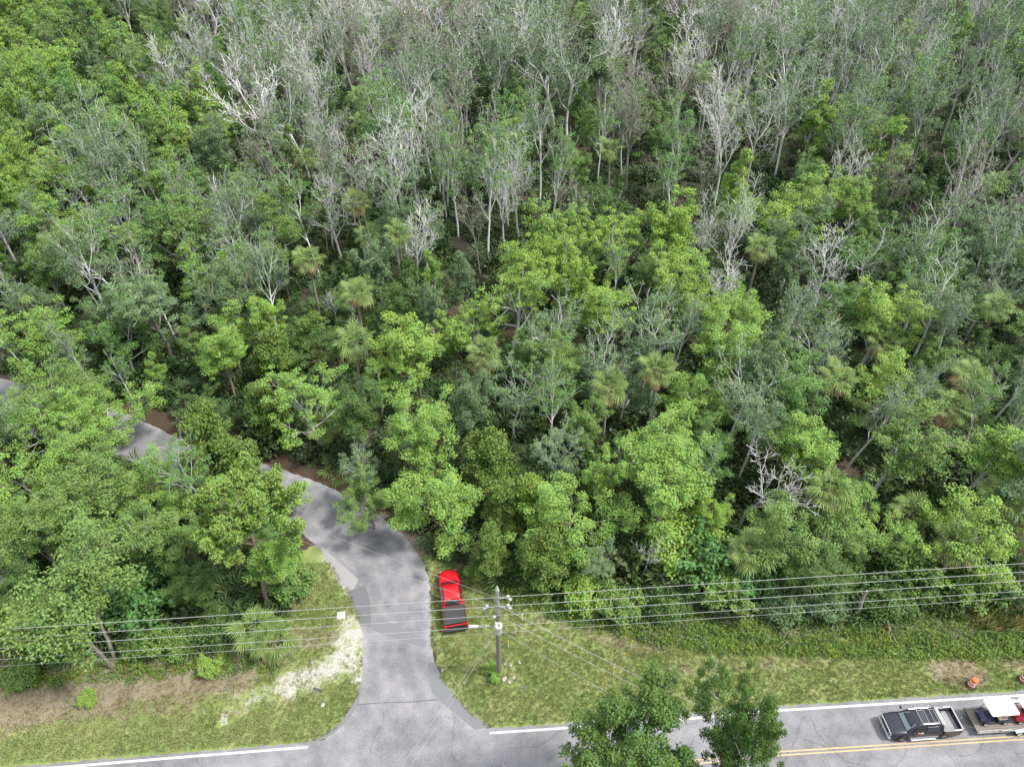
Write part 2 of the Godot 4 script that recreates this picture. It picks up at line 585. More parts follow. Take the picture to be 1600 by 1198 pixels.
func build_setting() -> void:
	var soil := speckle(lin(0.022, 0.019, 0.014), lin(0.065, 0.053, 0.038), 0.05, 9, 0.21, 1.0)
	var fl := Buf.new()
	fl.flat(Vector3(-700, 0, -900), Vector3(700, 0, -900), Vector3(700, 0, 300), Vector3(-700, 0, 300), UP)
	tag(put("ground", fl.mesh(), self, soil), "", "", "", "structure")
	var gm := mat(Color.WHITE, 1.0, 0.0, 0.2)
	gm.albedo_texture = ground_texture()
	gm.texture_repeat = false
	strip("verge_ground", [Vector2(GX0, GZ0), Vector2(GX1, GZ0)], [Vector2(GX0, GZ1), Vector2(GX1, GZ1)], 0.004, gm, true)
	var am := mat(Color.WHITE, 0.85, 0.0, 0.4)
	am.albedo_texture = asphalt_texture()
	am.texture_repeat = true
	var near_edge := []
	for p in road_far:
		near_edge.append(p + Vector2(0.0, 7.6))
	var far_edge := ragged(offset_line(road_far, -0.24), 0.2, 8)
	near_edge = ragged(near_edge, 0.2, 8)
	near_edge.reverse()
	far_edge.append_array(near_edge)
	poly_sheet("main_road", far_edge, 0.016, am)
	var edge := ragged(smooth(lane_left), 0.22, 5)
	var other := ragged(smooth(lane_right), 0.22, 6)
	other.reverse()
	edge.append_array(other)
	poly_sheet("side_road", edge, 0.012, am)
	# darker and paler repairs in the asphalt
	var dark := speckle(lin(0.1, 0.102, 0.112), lin(0.13, 0.133, 0.143), 0.09, 21, 0.9)
	var slate := speckle(lin(0.125, 0.13, 0.142), lin(0.165, 0.17, 0.182), 0.07, 22, 0.7)
	var worn := speckle(lin(0.21, 0.21, 0.215), lin(0.28, 0.277, 0.277), 0.05, 23, 0.6)
	poly_sheet("asphalt_patch", [Vector2(-15.46, -37.78), Vector2(-13.73, -38.54), Vector2(-13.04, -36.77), Vector2(-12.55, -34.30), Vector2(-13.53, -34.37), Vector2(-14.48, -36.24)], 0.020, dark)
	poly_sheet("asphalt_patch", [Vector2(-17.22, -24.06), Vector2(-15.10, -24.64), Vector2(-13.79, -25.73), Vector2(-12.90, -27.39), Vector2(-12.68, -28.89), Vector2(-12.54, -29.00), Vector2(-12.46, -27.54), Vector2(-13.08, -26.04), Vector2(-14.05, -24.93), Vector2(-15.40, -24.20)], 0.020, slate)
	poly_sheet("asphalt_patch", [Vector2(-7.22, -30.92), Vector2(-6.55, -30.81), Vector2(-5.79, -29.34), Vector2(-4.73, -27.92), Vector2(-3.20, -26.45), Vector2(-1.73, -25.43), Vector2(-2.94, -25.23), Vector2(-4.33, -26.34), Vector2(-5.74, -27.39), Vector2(-6.55, -28.24)], 0.020, slate)
	poly_sheet("asphalt_patch", [Vector2(-18.97, -43.24), Vector2(-18.40, -42.62), Vector2(-14.50, -39.17), Vector2(-14.78, -37.99), Vector2(-15.84, -38.26), Vector2(-17.27, -40.39), Vector2(-18.47, -42.02)], 0.020, worn)
	poly_sheet("asphalt_patch", [Vector2(-12.64, -34.94), Vector2(-11.63, -35.07), Vector2(-7.39, -32.82), Vector2(-7.67, -32.22), Vector2(-9.76, -32.94), Vector2(-12.37, -33.87)], 0.020, slate)
	var seam := mat(lin(0.09, 0.09, 0.092), 0.9)
	strip("asphalt_seam", [Vector2(-12.62, -27.28), Vector2(-10.45, -27.44), Vector2(-8.37, -27.49), Vector2(-6.08, -27.70)], [Vector2(-12.61, -27.20), Vector2(-10.44, -27.38), Vector2(-8.36, -27.42), Vector2(-6.08, -27.62)], 0.024, seam)
	# paint
	var white := speckle(lin(0.36, 0.36, 0.36), lin(0.56, 0.56, 0.55), 0.08, 31, 1.3, 0.7)
	var yellow := speckle(lin(0.33, 0.25, 0.12), lin(0.45, 0.36, 0.2), 0.08, 32, 1.3, 0.7)
	for run in [[-110.0, -15.92], [-1.77, 120.0]]:
		var line := cut_line(road_far, run[0], run[1])
		strip("edge_line", offset_line(line, 0.02), offset_line(line, 0.2), 0.024, white)
	var mid := []
	for p in road_far:
		mid.append(p + Vector2(0.05, 3.2))
	for o in [0.0, 0.26]:
		strip("centre_line", offset_line(mid, o), offset_line(mid, o + 0.11), 0.024, yellow)


# ---------------------------------------------------------------- trees
func grow(tb: Buf, tips: Array, p: Vector3, dir: Vector3, length: float, r0: float, level: int, pr: Dictionary) -> void:
	var seg: int = pr.segs[level]
	var pts := [p]
	var rad := [r0]
	var dirs := [dir]
	var r1: float = maxf(r0 * pr.taper[level], pr.thin)
	for k in seg:
		dir = (dir + rvec() * float(pr.gnarl[level]) + UP * float(pr.up[level])).normalized()
		p += dir * length / seg
		pts.append(p)
		rad.append(lerpf(r0, r1, (k + 1.0) / seg))
		dirs.append(dir)
	var tone := rnd(0.8, 1.2)
	tube(tb, pts, rad, pr.sides[level], Color(tone, tone, tone * rnd(0.94, 1.03)))
	if level == pr.kids.size():
		tips.append([pts[-1], dir])
		if rng.randf() < pr.midtip:
			tips.append([pts[maxi(1, seg / 2)], dir])
		return
	var n: int = pr.kids[level]
	var az := rnd(0, TAU)
	for k in n:
		var t: float = lerpf(pr.from[level], 1.0, (k + 1.0) / n)
		var fi := t * seg
		var i := mini(int(fi), seg - 1)
		var at: Vector3 = pts[i].lerp(pts[i + 1], fi - i)
		var d0: Vector3 = dirs[i + 1]
		var r: float = lerpf(rad[i], rad[i + 1], fi - i)
		az += 2.39996 + rnd(-0.35, 0.35)
		var ang: float = pr.angle[level] * rnd(0.7, 1.25) * (0.55 if k == n - 1 else 1.0)
		var s := d0.cross(Vector3(0.2, 0.1, 0.97)).normalized()
		var o := d0.cross(s)
		var d := (d0 * cos(ang) + (s * cos(az) + o * sin(az)) * sin(ang)).normalized()
		var shrink: float = pr.ratio[level] * rnd(0.72, 1.22) * (1.0 - pr.get("cone", 0.0) * (t - pr.from[level]) / (1.001 - pr.from[level]))
		grow(tb, tips, at, d, length * shrink, maxf(r * pr.thick[level], pr.thin), level + 1, pr)


func leaf(b: Buf, at: Vector3, axis: Vector3, nn: Vector3, l: float, wd: float, col: Color) -> void:
	var s := axis.cross(nn).normalized() * wd * 0.5
	var mid := at + axis * l * 0.45 + nn * wd * 0.14
	var f := b.v.size()
	b.v.append(at); b.v.append(mid + s); b.v.append(at + axis * l); b.v.append(mid - s)
	for k in 4:
		b.n.append(nn)
		b.c.append(col)
	# clockwise seen from the side of nn
	b.ix.append(f); b.ix.append(f + 3); b.ix.append(f + 2)
	b.ix.append(f); b.ix.append(f + 2); b.ix.append(f + 1)


func puff(b: Buf, c: Vector3, rad: float, n: int, size: float, flat := 0.65, hue := Color(1, 1, 1)) -> void:
	for k in n:
		var d := rvec()
		if d.y < 0.0 and rng.randf() < 0.55:
			d.y = -d.y
		var p := c + Vector3(d.x, d.y * flat, d.z) * rad * pow(rng.randf(), 0.4)
		var nn := (d * 0.45 + UP * 0.75 + rvec() * 0.6).normalized()
		var ax := nn.cross(rvec()).normalized()
		var q := rnd(0.72, 1.3)
		var w := rnd(-0.12, 0.12)
		leaf(b, p, ax, nn, size * rnd(0.7, 1.35), size * rnd(0.5, 0.72), Color(hue.r * q * (1.0 + w), hue.g * q, hue.b * q * (1.0 - w)))


func leafy(tips: Array, pf: Dictionary) -> Buf:
	var b := Buf.new()
	b.tinted = true
	for t in tips:
		if rng.randf() > pf.share:
			continue
		var h := rnd(-0.16, 0.16)
		var q := rnd(0.85, 1.15)
		var kf := rnd(0.55, 1.45)
		puff(b, t[0] + t[1] * pf.rad * 0.2, pf.rad * kf, int(pf.n * kf * rnd(0.7, 1.2)), pf.size, pf.get("flat", 0.65), Color(q * (1.0 + h), q, q * (1.0 - h * 0.5)))
	return b


var bark := {}
var tints := {}
var kinds := {}   # variant name -> {trunk, crown, h}


func leaf_mat(col: Color, through := 0.5) -> StandardMaterial3D:
	var m := mat(col, 0.55, 0.0, 0.4)
	m.vertex_color_use_as_albedo = true
	m.cull_mode = BaseMaterial3D.CULL_DISABLED
	m.backlight = Color(through, through, through * 0.45)
	return m


func make_variant(called: String, sd: int, pr: Dictionary, pf: Dictionary, height: float) -> void:
	rng.seed = sd
	var tb := Buf.new()
	tb.tinted = true
	var tips := []
	var stems: int = pr.get("stems", 1)
	for s in stems:
		var a := TAU * s / stems + rnd(0, 1.0)
		var lean: float = pr.get("lean", 0.06) * (1.0 if stems == 1 else 3.5)
		var d := Vector3(cos(a) * lean, 1, sin(a) * lean).normalized()
		grow(tb, tips, Vector3(cos(a), 0, sin(a)) * (0.0 if stems == 1 else 0.25) + Vector3(0, -0.3, 0), d, height * pr.trunk, pr.r, 0, pr)
	var top := 0.0
	for t in tips:
		top = maxf(top, t[0].y)
	var k := height / maxf(top, 0.1)
	for i in tb.v.size():
		tb.v[i] *= k
	for t in tips:
		t[0] *= k
	kinds[called] = {"trunk": tb.mesh(), "crown": null, "h": height}
	if pf.size() > 0:
		kinds[called].crown = leafy(tips, pf).mesh()
		kinds[called].faces = kinds[called].crown.surface_get_array_index_len(0) / 3


func make_cedar(called: String, sd: int, height: float, wide: float) -> void:
	rng.seed = sd
	var tb := Buf.new()
	tb.tinted = true
	var b := Buf.new()
	b.tinted = true
	var pts := []
	var rad := []
	for k in 9:
		pts.append(Vector3(rnd(-0.08, 0.08) * k, height * k / 8.0 * 0.96 - 0.2, rnd(-0.08, 0.08) * k))
		rad.append(0.2 * (1.0 - k / 9.0) + 0.02)
	tube(tb, pts, rad, 6)
	for k in 95:
		var t := 0.1 + 0.9 * pow(rng.randf(), 0.85)
		var at: Vector3 = pts[int(t * 7.99)].lerp(pts[int(t * 7.99) + 1], t * 7.99 - int(t * 7.99))
		var a := rnd(0, TAU)
		var reach := wide * (pow(1.0 - t, 0.65) * 0.9 + 0.12) * rnd(0.6, 1.15)
		var d := Vector3(cos(a), rnd(0.1, 0.55), sin(a)).normalized()
		var tip := at + d * reach
		tube(tb, [at, at.lerp(tip, 0.5) - UP * 0.05, tip], [0.035, 0.025, 0.012], 3)
		var hue := Color(rnd(0.85, 1.2), rnd(0.88, 1.1), 1.0)
		for s in 3:
			var c := at.lerp(tip, 0.45 + 0.28 * s)
			for j in 95:
				var o := rvec()
				var p := c + Vector3(o.x * 0.48, o.y * 0.44 + 0.1, o.z * 0.48) * pow(rng.randf(), 0.5)
				var ax := (d * 0.45 + UP * 0.5 + rvec() * 0.9).normalized()
				var q := rnd(0.7, 1.3)
				leaf(b, p, ax, (ax.cross(rvec()) + UP * 0.5 + d * 0.3).normalized(), rnd(0.14, 0.3), rnd(0.06, 0.11), Color(hue.r * q, hue.g * q, q))
	kinds[called] = {"trunk": tb.mesh(), "crown": b.mesh(), "h": height}


func make_pine(called: String, sd: int, height: float) -> void:
	rng.seed = sd
	var tb := Buf.new()
	tb.tinted = true
	var tips := []
	var pr := {"kids": [16, 5, 3], "segs": [9, 5, 3, 2], "taper": [0.35, 0.4, 0.5, 0.5], "gnarl": [0.05, 0.14, 0.2, 0.2], "up": [0.03, 0.06, 0.1, 0.2], "sides": [8, 5, 4, 3], "from": [0.6, 0.25, 0.2], "angle": [1.2, 0.75, 0.7], "ratio": [0.36, 0.42, 0.5], "thick": [0.42, 0.5, 0.55], "thin": 0.014, "midtip": 0.9, "cone": 0.55}
	grow(tb, tips, Vector3(0, -0.3, 0), Vector3(0.02, 1, -0.08).normalized(), height * 0.86, 0.24, 0, pr)
	var b := Buf.new()
	b.tinted = true
	for t in tips:
		var h := rnd(0.85, 1.2)
		for s in 7:
			var c: Vector3 = t[0] + rvec() * 0.34
			var lead: Vector3 = (t[1] + UP * 0.8 + rvec() * 0.5).normalized()
			var q := rnd(0.8, 1.2)
			for j in 17:
				var ax := (lead * 0.55 + rvec()).normalized()
				leaf(b, c, ax, (ax.cross(rvec()) + UP * 0.6).normalized(), rnd(0.2, 0.36), rnd(0.06, 0.1), Color(q * h, q, q * 0.9))
	kinds[called] = {"trunk": tb.mesh(), "crown": b.mesh(), "h": height}


var frond_mesh := []


func make_frond(b: Buf, xf: Transform3D, petiole: float, fan: float, n: int, droop: float, col: Color) -> void:   # a fan leaf: stalk along +x, then narrow folded segments that droop at the tip
	var pts := []
	var rad := []
	for k in 4:
		var t := k / 3.0
		pts.append(xf * Vector3(petiole * t, -droop * 0.25 * t * t * petiole, 0))
		rad.append(0.028 - 0.012 * t)
	tube(b, pts, rad, 3, Color(col.r * 1.3, col.g * 1.25, col.b))
	var hub := Vector3(petiole, -droop * 0.25 * petiole, 0)
	for k in n:
		var u := (k + 0.5) / n * 2.0 - 1.0
		var a := u * 1.95
		var costa := 0.3 * (1.0 - absf(u))
		var d := Vector3(cos(a), 0.22 * absf(sin(a)) - 0.05, sin(a)).normalized()
		var base := hub + Vector3(costa, -droop * costa * 0.3, 0)
		var l := fan * (1.0 - 0.25 * absf(u)) * rnd(0.78, 1.1)
		var p1 := base + d * l * 0.55 - UP * droop * l * 0.1
		var p2 := base + d * l * 0.85 - UP * droop * l * 0.32
		var p3 := base + d * l - UP * droop * l * rnd(0.5, 0.85)
		var s := d.cross(UP).normalized()
		var q := rnd(0.65, 1.4)
		var cc := Color(col.r * q, col.g * q, col.b * q)
		var tip_by := rvec() * 0.07 * l
		p2 += tip_by * 0.5
		p3 += tip_by
		var nn: Vector3 = (xf.basis * (UP + s * (0.8 if k % 2 else -0.8))).normalized()
		var n2: Vector3 = (xf.basis * (UP + d * droop * 0.8)).normalized()
		var i0 := b.vert(xf * base, nn, cc)
		var i1 := b.vert(xf * (p1 + s * 0.045), nn, cc)
		var i2 := b.vert(xf * (p1 - s * 0.045 - UP * 0.015), nn, cc)
		var i3 := b.vert(xf * (p2 + s * 0.026), n2, cc)
		var i4 := b.vert(xf * (p2 - s * 0.026), n2, cc)
		var i5 := b.vert(xf * p3, n2, cc)
		b.tri(i0, i1, i2)
		b.quad(i1, i3, i4, i2)
		b.tri(i3, i5, i4)


func frond_places(n: int, low: float) -> Array:   # [turn, rise, scale, age]
	var out := []
	for k in n:
		var t := (k + 0.5) / n
		out.append([k * 2.39996 + rnd(-0.2, 0.2), lerpf(1.25, low, pow(t, 0.9)) + rnd(-0.1, 0.1), rnd(0.85, 1.1) * (0.75 if t < 0.12 else 1.0), t])
	return out


func palm_trunk(h: float, sd: int) -> ArrayMesh:
	rng.seed = sd
	var b := Buf.new()
	b.tinted = true
	var pts := []
	var rad := []
	var bend := Vector3(rnd(-0.5, 0.5), 0, rnd(-0.5, 0.5))
	for k in 9:
		var t := k / 8.0
		pts.append(Vector3(0, -0.2 + t * (h + 0.2), 0) + bend * sin(t * PI) * h * 0.07)
		rad.append(0.2 - 0.06 * t + (0.09 if k >= 7 else 0.0))
	tube(b, pts, rad, 8)
	for k in 26:   # old leaf bases under the crown
		var a := k * 2.4
		var y := h - 0.15 - k * 0.045
		var d := Vector3(cos(a), 0.9, sin(a)).normalized()
		tube(b, [Vector3(cos(a) * 0.14, y, sin(a) * 0.14), Vector3(cos(a) * 0.14, y, sin(a) * 0.14) + d * 0.3], [0.035, 0.015], 3, Color(0.9, 0.75, 0.55))
	return b.mesh()


func make_palms() -> void:
	rng.seed = 90
	for k in 3:
		var b := Buf.new()
		b.tinted = true
		make_frond(b, Transform3D.IDENTITY, rnd(0.95, 1.25), rnd(1.0, 1.15), 21, 0.65 + 0.25 * k, Color.WHITE)
		frond_mesh.append(b.mesh())
	for k in 2:
		var b := Buf.new()
		b.tinted = true
		for f in frond_places(30, -0.95):
			var bs := Basis(UP, f[0]) * Basis(Vector3(0, 0, 1), f[1])
			var age: float = f[3]
			var c := Color(0.9, 1, 1) if age < 0.62 else (Color(1.5, 1.15, 0.9) if age < 0.86 else Color(2.3, 1.1, 1.3))
			make_frond(b, Transform3D(bs.scaled(Vector3.ONE * f[2]), Vector3(0, 0.05, 0)), 1.1, 1.05, 15, 0.75, c)
		kinds["palm%d" % k] = {"crown": b.mesh(), "h": 9.0}
	for k in 3:
		kinds["palmtrunk%d" % k] = {"trunk": palm_trunk(9.0, 95 + k)}


func make_kinds() -> void:
	var pale := mat(lin(0.47, 0.466, 0.47), 0.9)
	var white := mat(lin(0.68, 0.675, 0.68), 0.9)
	var brown := mat(lin(0.15, 0.125, 0.1), 0.95)
	var grey := mat(lin(0.24, 0.22, 0.195), 0.95)
	var red := mat(lin(0.19, 0.145, 0.11), 0.95)
	bark = {"pale": pale, "white": white, "brown": brown, "grey": grey, "red": red}
	for k in bark:
		bark[k].vertex_color_use_as_albedo = true
	tints = {
		"bright": leaf_mat(lin(0.168, 0.295, 0.052)), "yellow": leaf_mat(lin(0.198, 0.32, 0.052)), "mid": leaf_mat(lin(0.122, 0.205, 0.046)), "dark": leaf_mat(lin(0.07, 0.128, 0.028)),
		"oak": leaf_mat(lin(0.062, 0.122, 0.02), 0.3), "jade": leaf_mat(lin(0.108, 0.215, 0.05)), "moss": leaf_mat(lin(0.11, 0.175, 0.075)), "lime": leaf_mat(lin(0.195, 0.32, 0.045)), "blue": leaf_mat(lin(0.072, 0.17, 0.042)), "grey": leaf_mat(lin(0.132, 0.2, 0.092)), "olive": leaf_mat(lin(0.145, 0.228, 0.047), 0.3), "pine": leaf_mat(lin(0.19, 0.3, 0.068), 0.3), "palm": leaf_mat(lin(0.17, 0.245, 0.07), 0.3),
		"old": leaf_mat(lin(0.27, 0.28, 0.11), 0.3), "straw": leaf_mat(lin(0.3, 0.2, 0.1), 0.3), "fern": leaf_mat(lin(0.1, 0.2, 0.03)),
	}
	# dense broadleaf crowns: round, tall, wide, leaning
	var broad := {"trunk": 0.5, "r": 0.19, "kids": [6, 5, 3], "segs": [5, 5, 4, 3], "taper": [0.7, 0.45, 0.45, 0.4], "gnarl": [0.09, 0.17, 0.22, 0.25], "up": [0.05, 0.05, 0.08, 0.1], "sides": [7, 5, 4, 3], "from": [0.45, 0.3, 0.25], "angle": [0.85, 0.8, 0.75], "ratio": [0.52, 0.55, 0.6], "thick": [0.55, 0.55, 0.55], "thin": 0.014, "midtip": 0.55}
	var pf := {"share": 0.92, "rad": 0.68, "n": 118, "size": 0.19}
	make_variant("broad0", 11, broad, pf, 12.0)
	make_variant("broad1", 12, broad.merged({"angle": [1.0, 0.85, 0.8], "trunk": 0.42, "ratio": [0.75, 0.55, 0.55], "lean": 0.16}, true), pf, 11.0)
	make_variant("broad2", 13, broad.merged({"angle": [0.6, 0.7, 0.7], "trunk": 0.6, "kids": [8, 4, 3], "ratio": [0.42, 0.55, 0.55]}, true), pf.merged({"rad": 0.62}, true), 13.0)
	make_variant("broad3", 14, broad.merged({"kids": [7, 4, 3], "angle": [0.95, 0.8, 0.9], "gnarl": [0.14, 0.25, 0.28, 0.3]}, true), pf.merged({"rad": 0.56, "n": 84, "flat": 0.5}, true), 11.0)
	make_variant("broad4", 15, broad.merged({"kids": [10, 4, 3], "trunk": 0.85, "from": [0.3, 0.3, 0.25], "ratio": [0.25, 0.55, 0.55], "cone": 0.4}, true), pf.merged({"rad": 0.62, "n": 100}, true), 13.0)
	make_variant("broad5", 17, broad.merged({"kids": [9, 4, 3], "trunk": 0.8, "from": [0.35, 0.3, 0.25], "angle": [1.2, 0.7, 0.7], "ratio": [0.36, 0.5, 0.5], "cone": 0.35, "up": [0.05, 0.0, 0.03, 0.05]}, true), pf.merged({"rad": 0.66, "n": 90, "flat": 0.32, "size": 0.17}, true), 12.0)
	make_variant("broad6", 18, broad.merged({"kids": [7, 6, 3], "trunk": 0.6, "angle": [0.5, 0.6, 0.7], "ratio": [0.5, 0.45, 0.5], "gnarl": [0.1, 0.2, 0.3, 0.3]}, true), {"share": 0.8, "rad": 0.46, "n": 58, "size": 0.24, "flat": 0.9}, 13.0)
	make_variant("twin0", 16, broad.merged({"stems": 2, "lean": 0.03, "r": 0.12, "trunk": 0.5, "kids": [5, 4, 3], "from": [0.6, 0.3, 0.25]}, true), pf.merged({"rad": 0.66, "n": 80}, true), 11.0)
	# grey-limbed trees with thin foliage
	var thin := {"trunk": 0.66, "r": 0.2, "kids": [7, 5, 4], "segs": [9, 6, 4, 3], "taper": [0.65, 0.4, 0.4, 0.35], "gnarl": [0.07, 0.16, 0.22, 0.25], "up": [0.05, 0.09, 0.1, 0.12], "sides": [6, 5, 4, 3], "from": [0.5, 0.3, 0.25], "angle": [0.65, 0.65, 0.7], "ratio": [0.36, 0.5, 0.55], "thick": [0.6, 0.6, 0.6], "thin": 0.02, "midtip": 0.4}
	var pt := {"share": 0.62, "rad": 0.5, "n": 36, "size": 0.2}
	make_variant("thin0", 21, thin, pt, 16.0)
	make_variant("thin1", 22, thin.merged({"angle": [0.9, 0.7, 0.7], "trunk": 0.6, "ratio": [0.46, 0.5, 0.5]}, true), pt.merged({"share": 0.72, "n": 42}, true), 15.0)
	make_variant("thin2", 23, thin.merged({"angle": [0.45, 0.5, 0.6], "trunk": 0.72}, true), pt.merged({"share": 0.45}, true), 17.0)
	make_variant("thin3", 24, thin.merged({"gnarl": [0.16, 0.28, 0.3, 0.3], "angle": [0.85, 0.8, 0.8], "ratio": [0.44, 0.55, 0.5], "lean": 0.25}, true), pt, 13.0)
	# bare, pale, upswept
	var bare := {"trunk": 0.66, "r": 0.2, "kids": [6, 5, 5, 3], "segs": [10, 6, 4, 3, 2], "taper": [0.6, 0.4, 0.4, 0.45, 0.5], "gnarl": [0.08, 0.18, 0.24, 0.28, 0.28], "up": [0.05, 0.09, 0.08, 0.08, 0.08], "sides": [6, 5, 4, 3, 3], "from": [0.5, 0.25, 0.2, 0.2], "angle": [0.72, 0.7, 0.7, 0.75], "ratio": [0.42, 0.5, 0.5, 0.55], "thick": [0.65, 0.6, 0.62, 0.7], "thin": 0.023, "midtip": 0.2}
	make_variant("bare0", 31, bare, {"share": 0.05, "rad": 0.4, "n": 18, "size": 0.2}, 16.5)
	make_variant("bare1", 32, bare.merged({"angle": [0.75, 0.6, 0.65, 0.7], "trunk": 0.6, "ratio": [0.48, 0.5, 0.5, 0.55]}, true), {"share": 0.07, "rad": 0.4, "n": 16, "size": 0.2}, 15.0)
	make_variant("bare2", 33, bare.merged({"angle": [0.5, 0.55, 0.65, 0.7], "kids": [5, 5, 5, 3], "trunk": 0.72}, true), {"share": 0.1, "rad": 0.4, "n": 18, "size": 0.2}, 18.0)
	make_variant("bare3", 34, bare.merged({"r": 0.13, "gnarl": [0.15, 0.3, 0.34, 0.34, 0.34], "angle": [0.8, 0.8, 0.8, 0.8], "kids": [5, 4, 4, 3], "ratio": [0.6, 0.5, 0.5, 0.55], "trunk": 0.5}, true), {}, 10.0)
	make_cedar("cedar0", 41, 9.0, 2.9)
	make_cedar("cedar1", 42, 7.0, 2.6)
	make_pine("pine0", 51, 17.5)
	make_palms()
	# shrubs: several stems, leaves to the ground
	var bush := {"trunk": 0.35, "r": 0.06, "stems": 5, "kids": [4, 4], "segs": [4, 4, 3], "taper": [0.6, 0.45, 0.4], "gnarl": [0.14, 0.2, 0.25], "up": [0.02, 0.05, 0.08], "sides": [5, 4, 3], "from": [0.2, 0.2], "angle": [0.75, 0.8], "ratio": [0.8, 0.6], "thick": [0.6, 0.6], "thin": 0.012, "midtip": 0.9, "lean": 0.12}
	make_variant("shrub0", 61, bush, {"share": 1.0, "rad": 0.5, "n": 46, "size": 0.24}, 3.2)
	make_variant("shrub1", 62, bush.merged({"stems": 7}, true), {"share": 1.0, "rad": 0.46, "n": 42, "size": 0.2, "flat": 0.9}, 2.6)
	make_variant("shrub2", 63, bush.merged({"stems": 4, "trunk": 0.5}, true), {"share": 0.9, "rad": 0.5, "n": 40, "size": 0.26}, 4.2)
	# the tree whose top stands before the main road: small leaves in tight rosettes
	make_variant("near0", 71, broad.merged({"trunk": 0.5, "r": 0.3, "kids": [7, 6, 5], "ratio": [0.6, 0.5, 0.5], "angle": [0.62, 0.75, 0.75], "gnarl": [0.08, 0.18, 0.25, 0.28]}, true), {"share": 1.0, "rad": 0.46, "n": 150, "size": 0.18, "flat": 0.95}, 17.0)


func tree(called: String, variant: String, tint: String, bark_name: String, at: Vector3, scale: float, turn: float, lean: Vector2, label: String, category: String, group := "") -> Node3D:
	var k: Dictionary = kinds[variant]
	var o := thing(called, label, category, at, turn, group)
	o.basis = (Basis(Vector3(1, 0, 0), lean.x) * Basis(Vector3(0, 0, 1), lean.y) * Basis(UP, turn)).scaled(Vector3.ONE * scale)
	put("trunk", k.trunk, o, bark[bark_name])
	if k.crown:
		put("crown", k.crown, o, tints[tint])
	return o


func palm(at: Vector3, h: float, lean: Vector2, label: String, group := "", near := false, fronds := 28, dead := 0.14) -> Node3D:
	var o := thing("cabbage_palm", label, "palm tree", at, rnd(0, TAU), group)
	o.rotation.x = lean.x
	o.rotation.z = lean.y
	var tr := put("trunk", kinds["palmtrunk%d" % rng.randi_range(0, 2)].trunk, o, bark.grey)
	tr.scale = Vector3(1, h / 9.0, 1)
	if not near:
		var c := put("crown", kinds["palm%d" % rng.randi_range(0, 1)].crown, o, tints.palm)
		c.position.y = h
		c.rotation.y = rnd(0, TAU)
		c.scale = Vector3.ONE * rnd(0.85, 1.1)
		return o
	for f in frond_places(fronds, -1.0):
		var age: float = f[3]
		var m := put("frond", frond_mesh[rng.randi_range(0, 2)], o, tints.palm if age < 0.66 else (tints.old if age < 1.0 - dead else tints.straw))
		m.transform = Transform3D((Basis(UP, f[0]) * Basis(Vector3(0, 0, 1), f[1])).scaled(Vector3.ONE * f[2]), Vector3(0, h + 0.05, 0))
	return o


# ---------------------------------------------------------------- vehicles and street things
func slab(b: Buf, q: Array, thick: float, outward: Vector3) -> void:   # a thin plate: four corners and the side it faces
	var nn: Vector3 = (q[2] - q[0]).cross(q[1] - q[3]).normalized()
	if nn.dot(outward) < 0.0:
		nn = -nn
	var f := []
	var k2 := []
	for p in q:
		f.append(p + nn * thick * 0.5)
		k2.append(p - nn * thick * 0.5)
	b.flat(f[0], f[1], f[2], f[3], nn)
	b.flat(k2[0], k2[1], k2[2], k2[3], -nn)
	var mid: Vector3 = (q[0] + q[1] + q[2] + q[3]) * 0.25
	for k in 4:
		var j := (k + 1) % 4
		b.flat(f[k], f[j], k2[j], k2[k], (q[k] + q[j]) * 0.5 - mid)


func part_box(called: String, o: Node3D, m: Material, at: Vector3, size: Vector3, bev := 0.02, basis := Basis.IDENTITY) -> MeshInstance3D:
	var b := Buf.new()
	box(b, at, size, bev, basis)
	return put(called, b.mesh(), o, m)


func part_tube(called: String, o: Node3D, m: Material, pts: Array, r: float, sides := 8) -> MeshInstance3D:
	var b := Buf.new()
	var rad := []
	for p in pts:
		rad.append(r)
	tube(b, pts, rad, sides, Color.WHITE, true)
	return put(called, b.mesh(), o, m)


func wheel(o: Node3D, at: Vector3, r: float, w: float, rim_m: Material) -> void:
	var b := Buf.new()
	var xf := Transform3D(Basis(Vector3(0, 0, 1), -PI / 2), at)
	lathe(b, [Vector2(r * 0.6, -w / 2), Vector2(r * 0.92, -w / 2), Vector2(r, -w * 0.36), Vector2(r, w * 0.36), Vector2(r * 0.92, w / 2), Vector2(r * 0.6, w / 2)], 22, xf)
	var wh := put("wheel", b.mesh(), o, paint.rubber)
	var c := Buf.new()
	lathe(c, [Vector2(0.001, -w * 0.3), Vector2(r * 0.61, -w * 0.42), Vector2(r * 0.61, w * 0.42), Vector2(0.001, w * 0.3)], 22, xf)
	for s in [-1.0, 1.0]:
		for k in 6:
			var a := TAU * k / 6
			box(c, at + Vector3(s * w * 0.41, cos(a) * r * 0.33, sin(a) * r * 0.33), Vector3(0.02, r * 0.42, r * 0.12), 0.004, Basis(Vector3(1, 0, 0), a))
	put("rim", c.mesh(), wh, rim_m)


var paint := {}


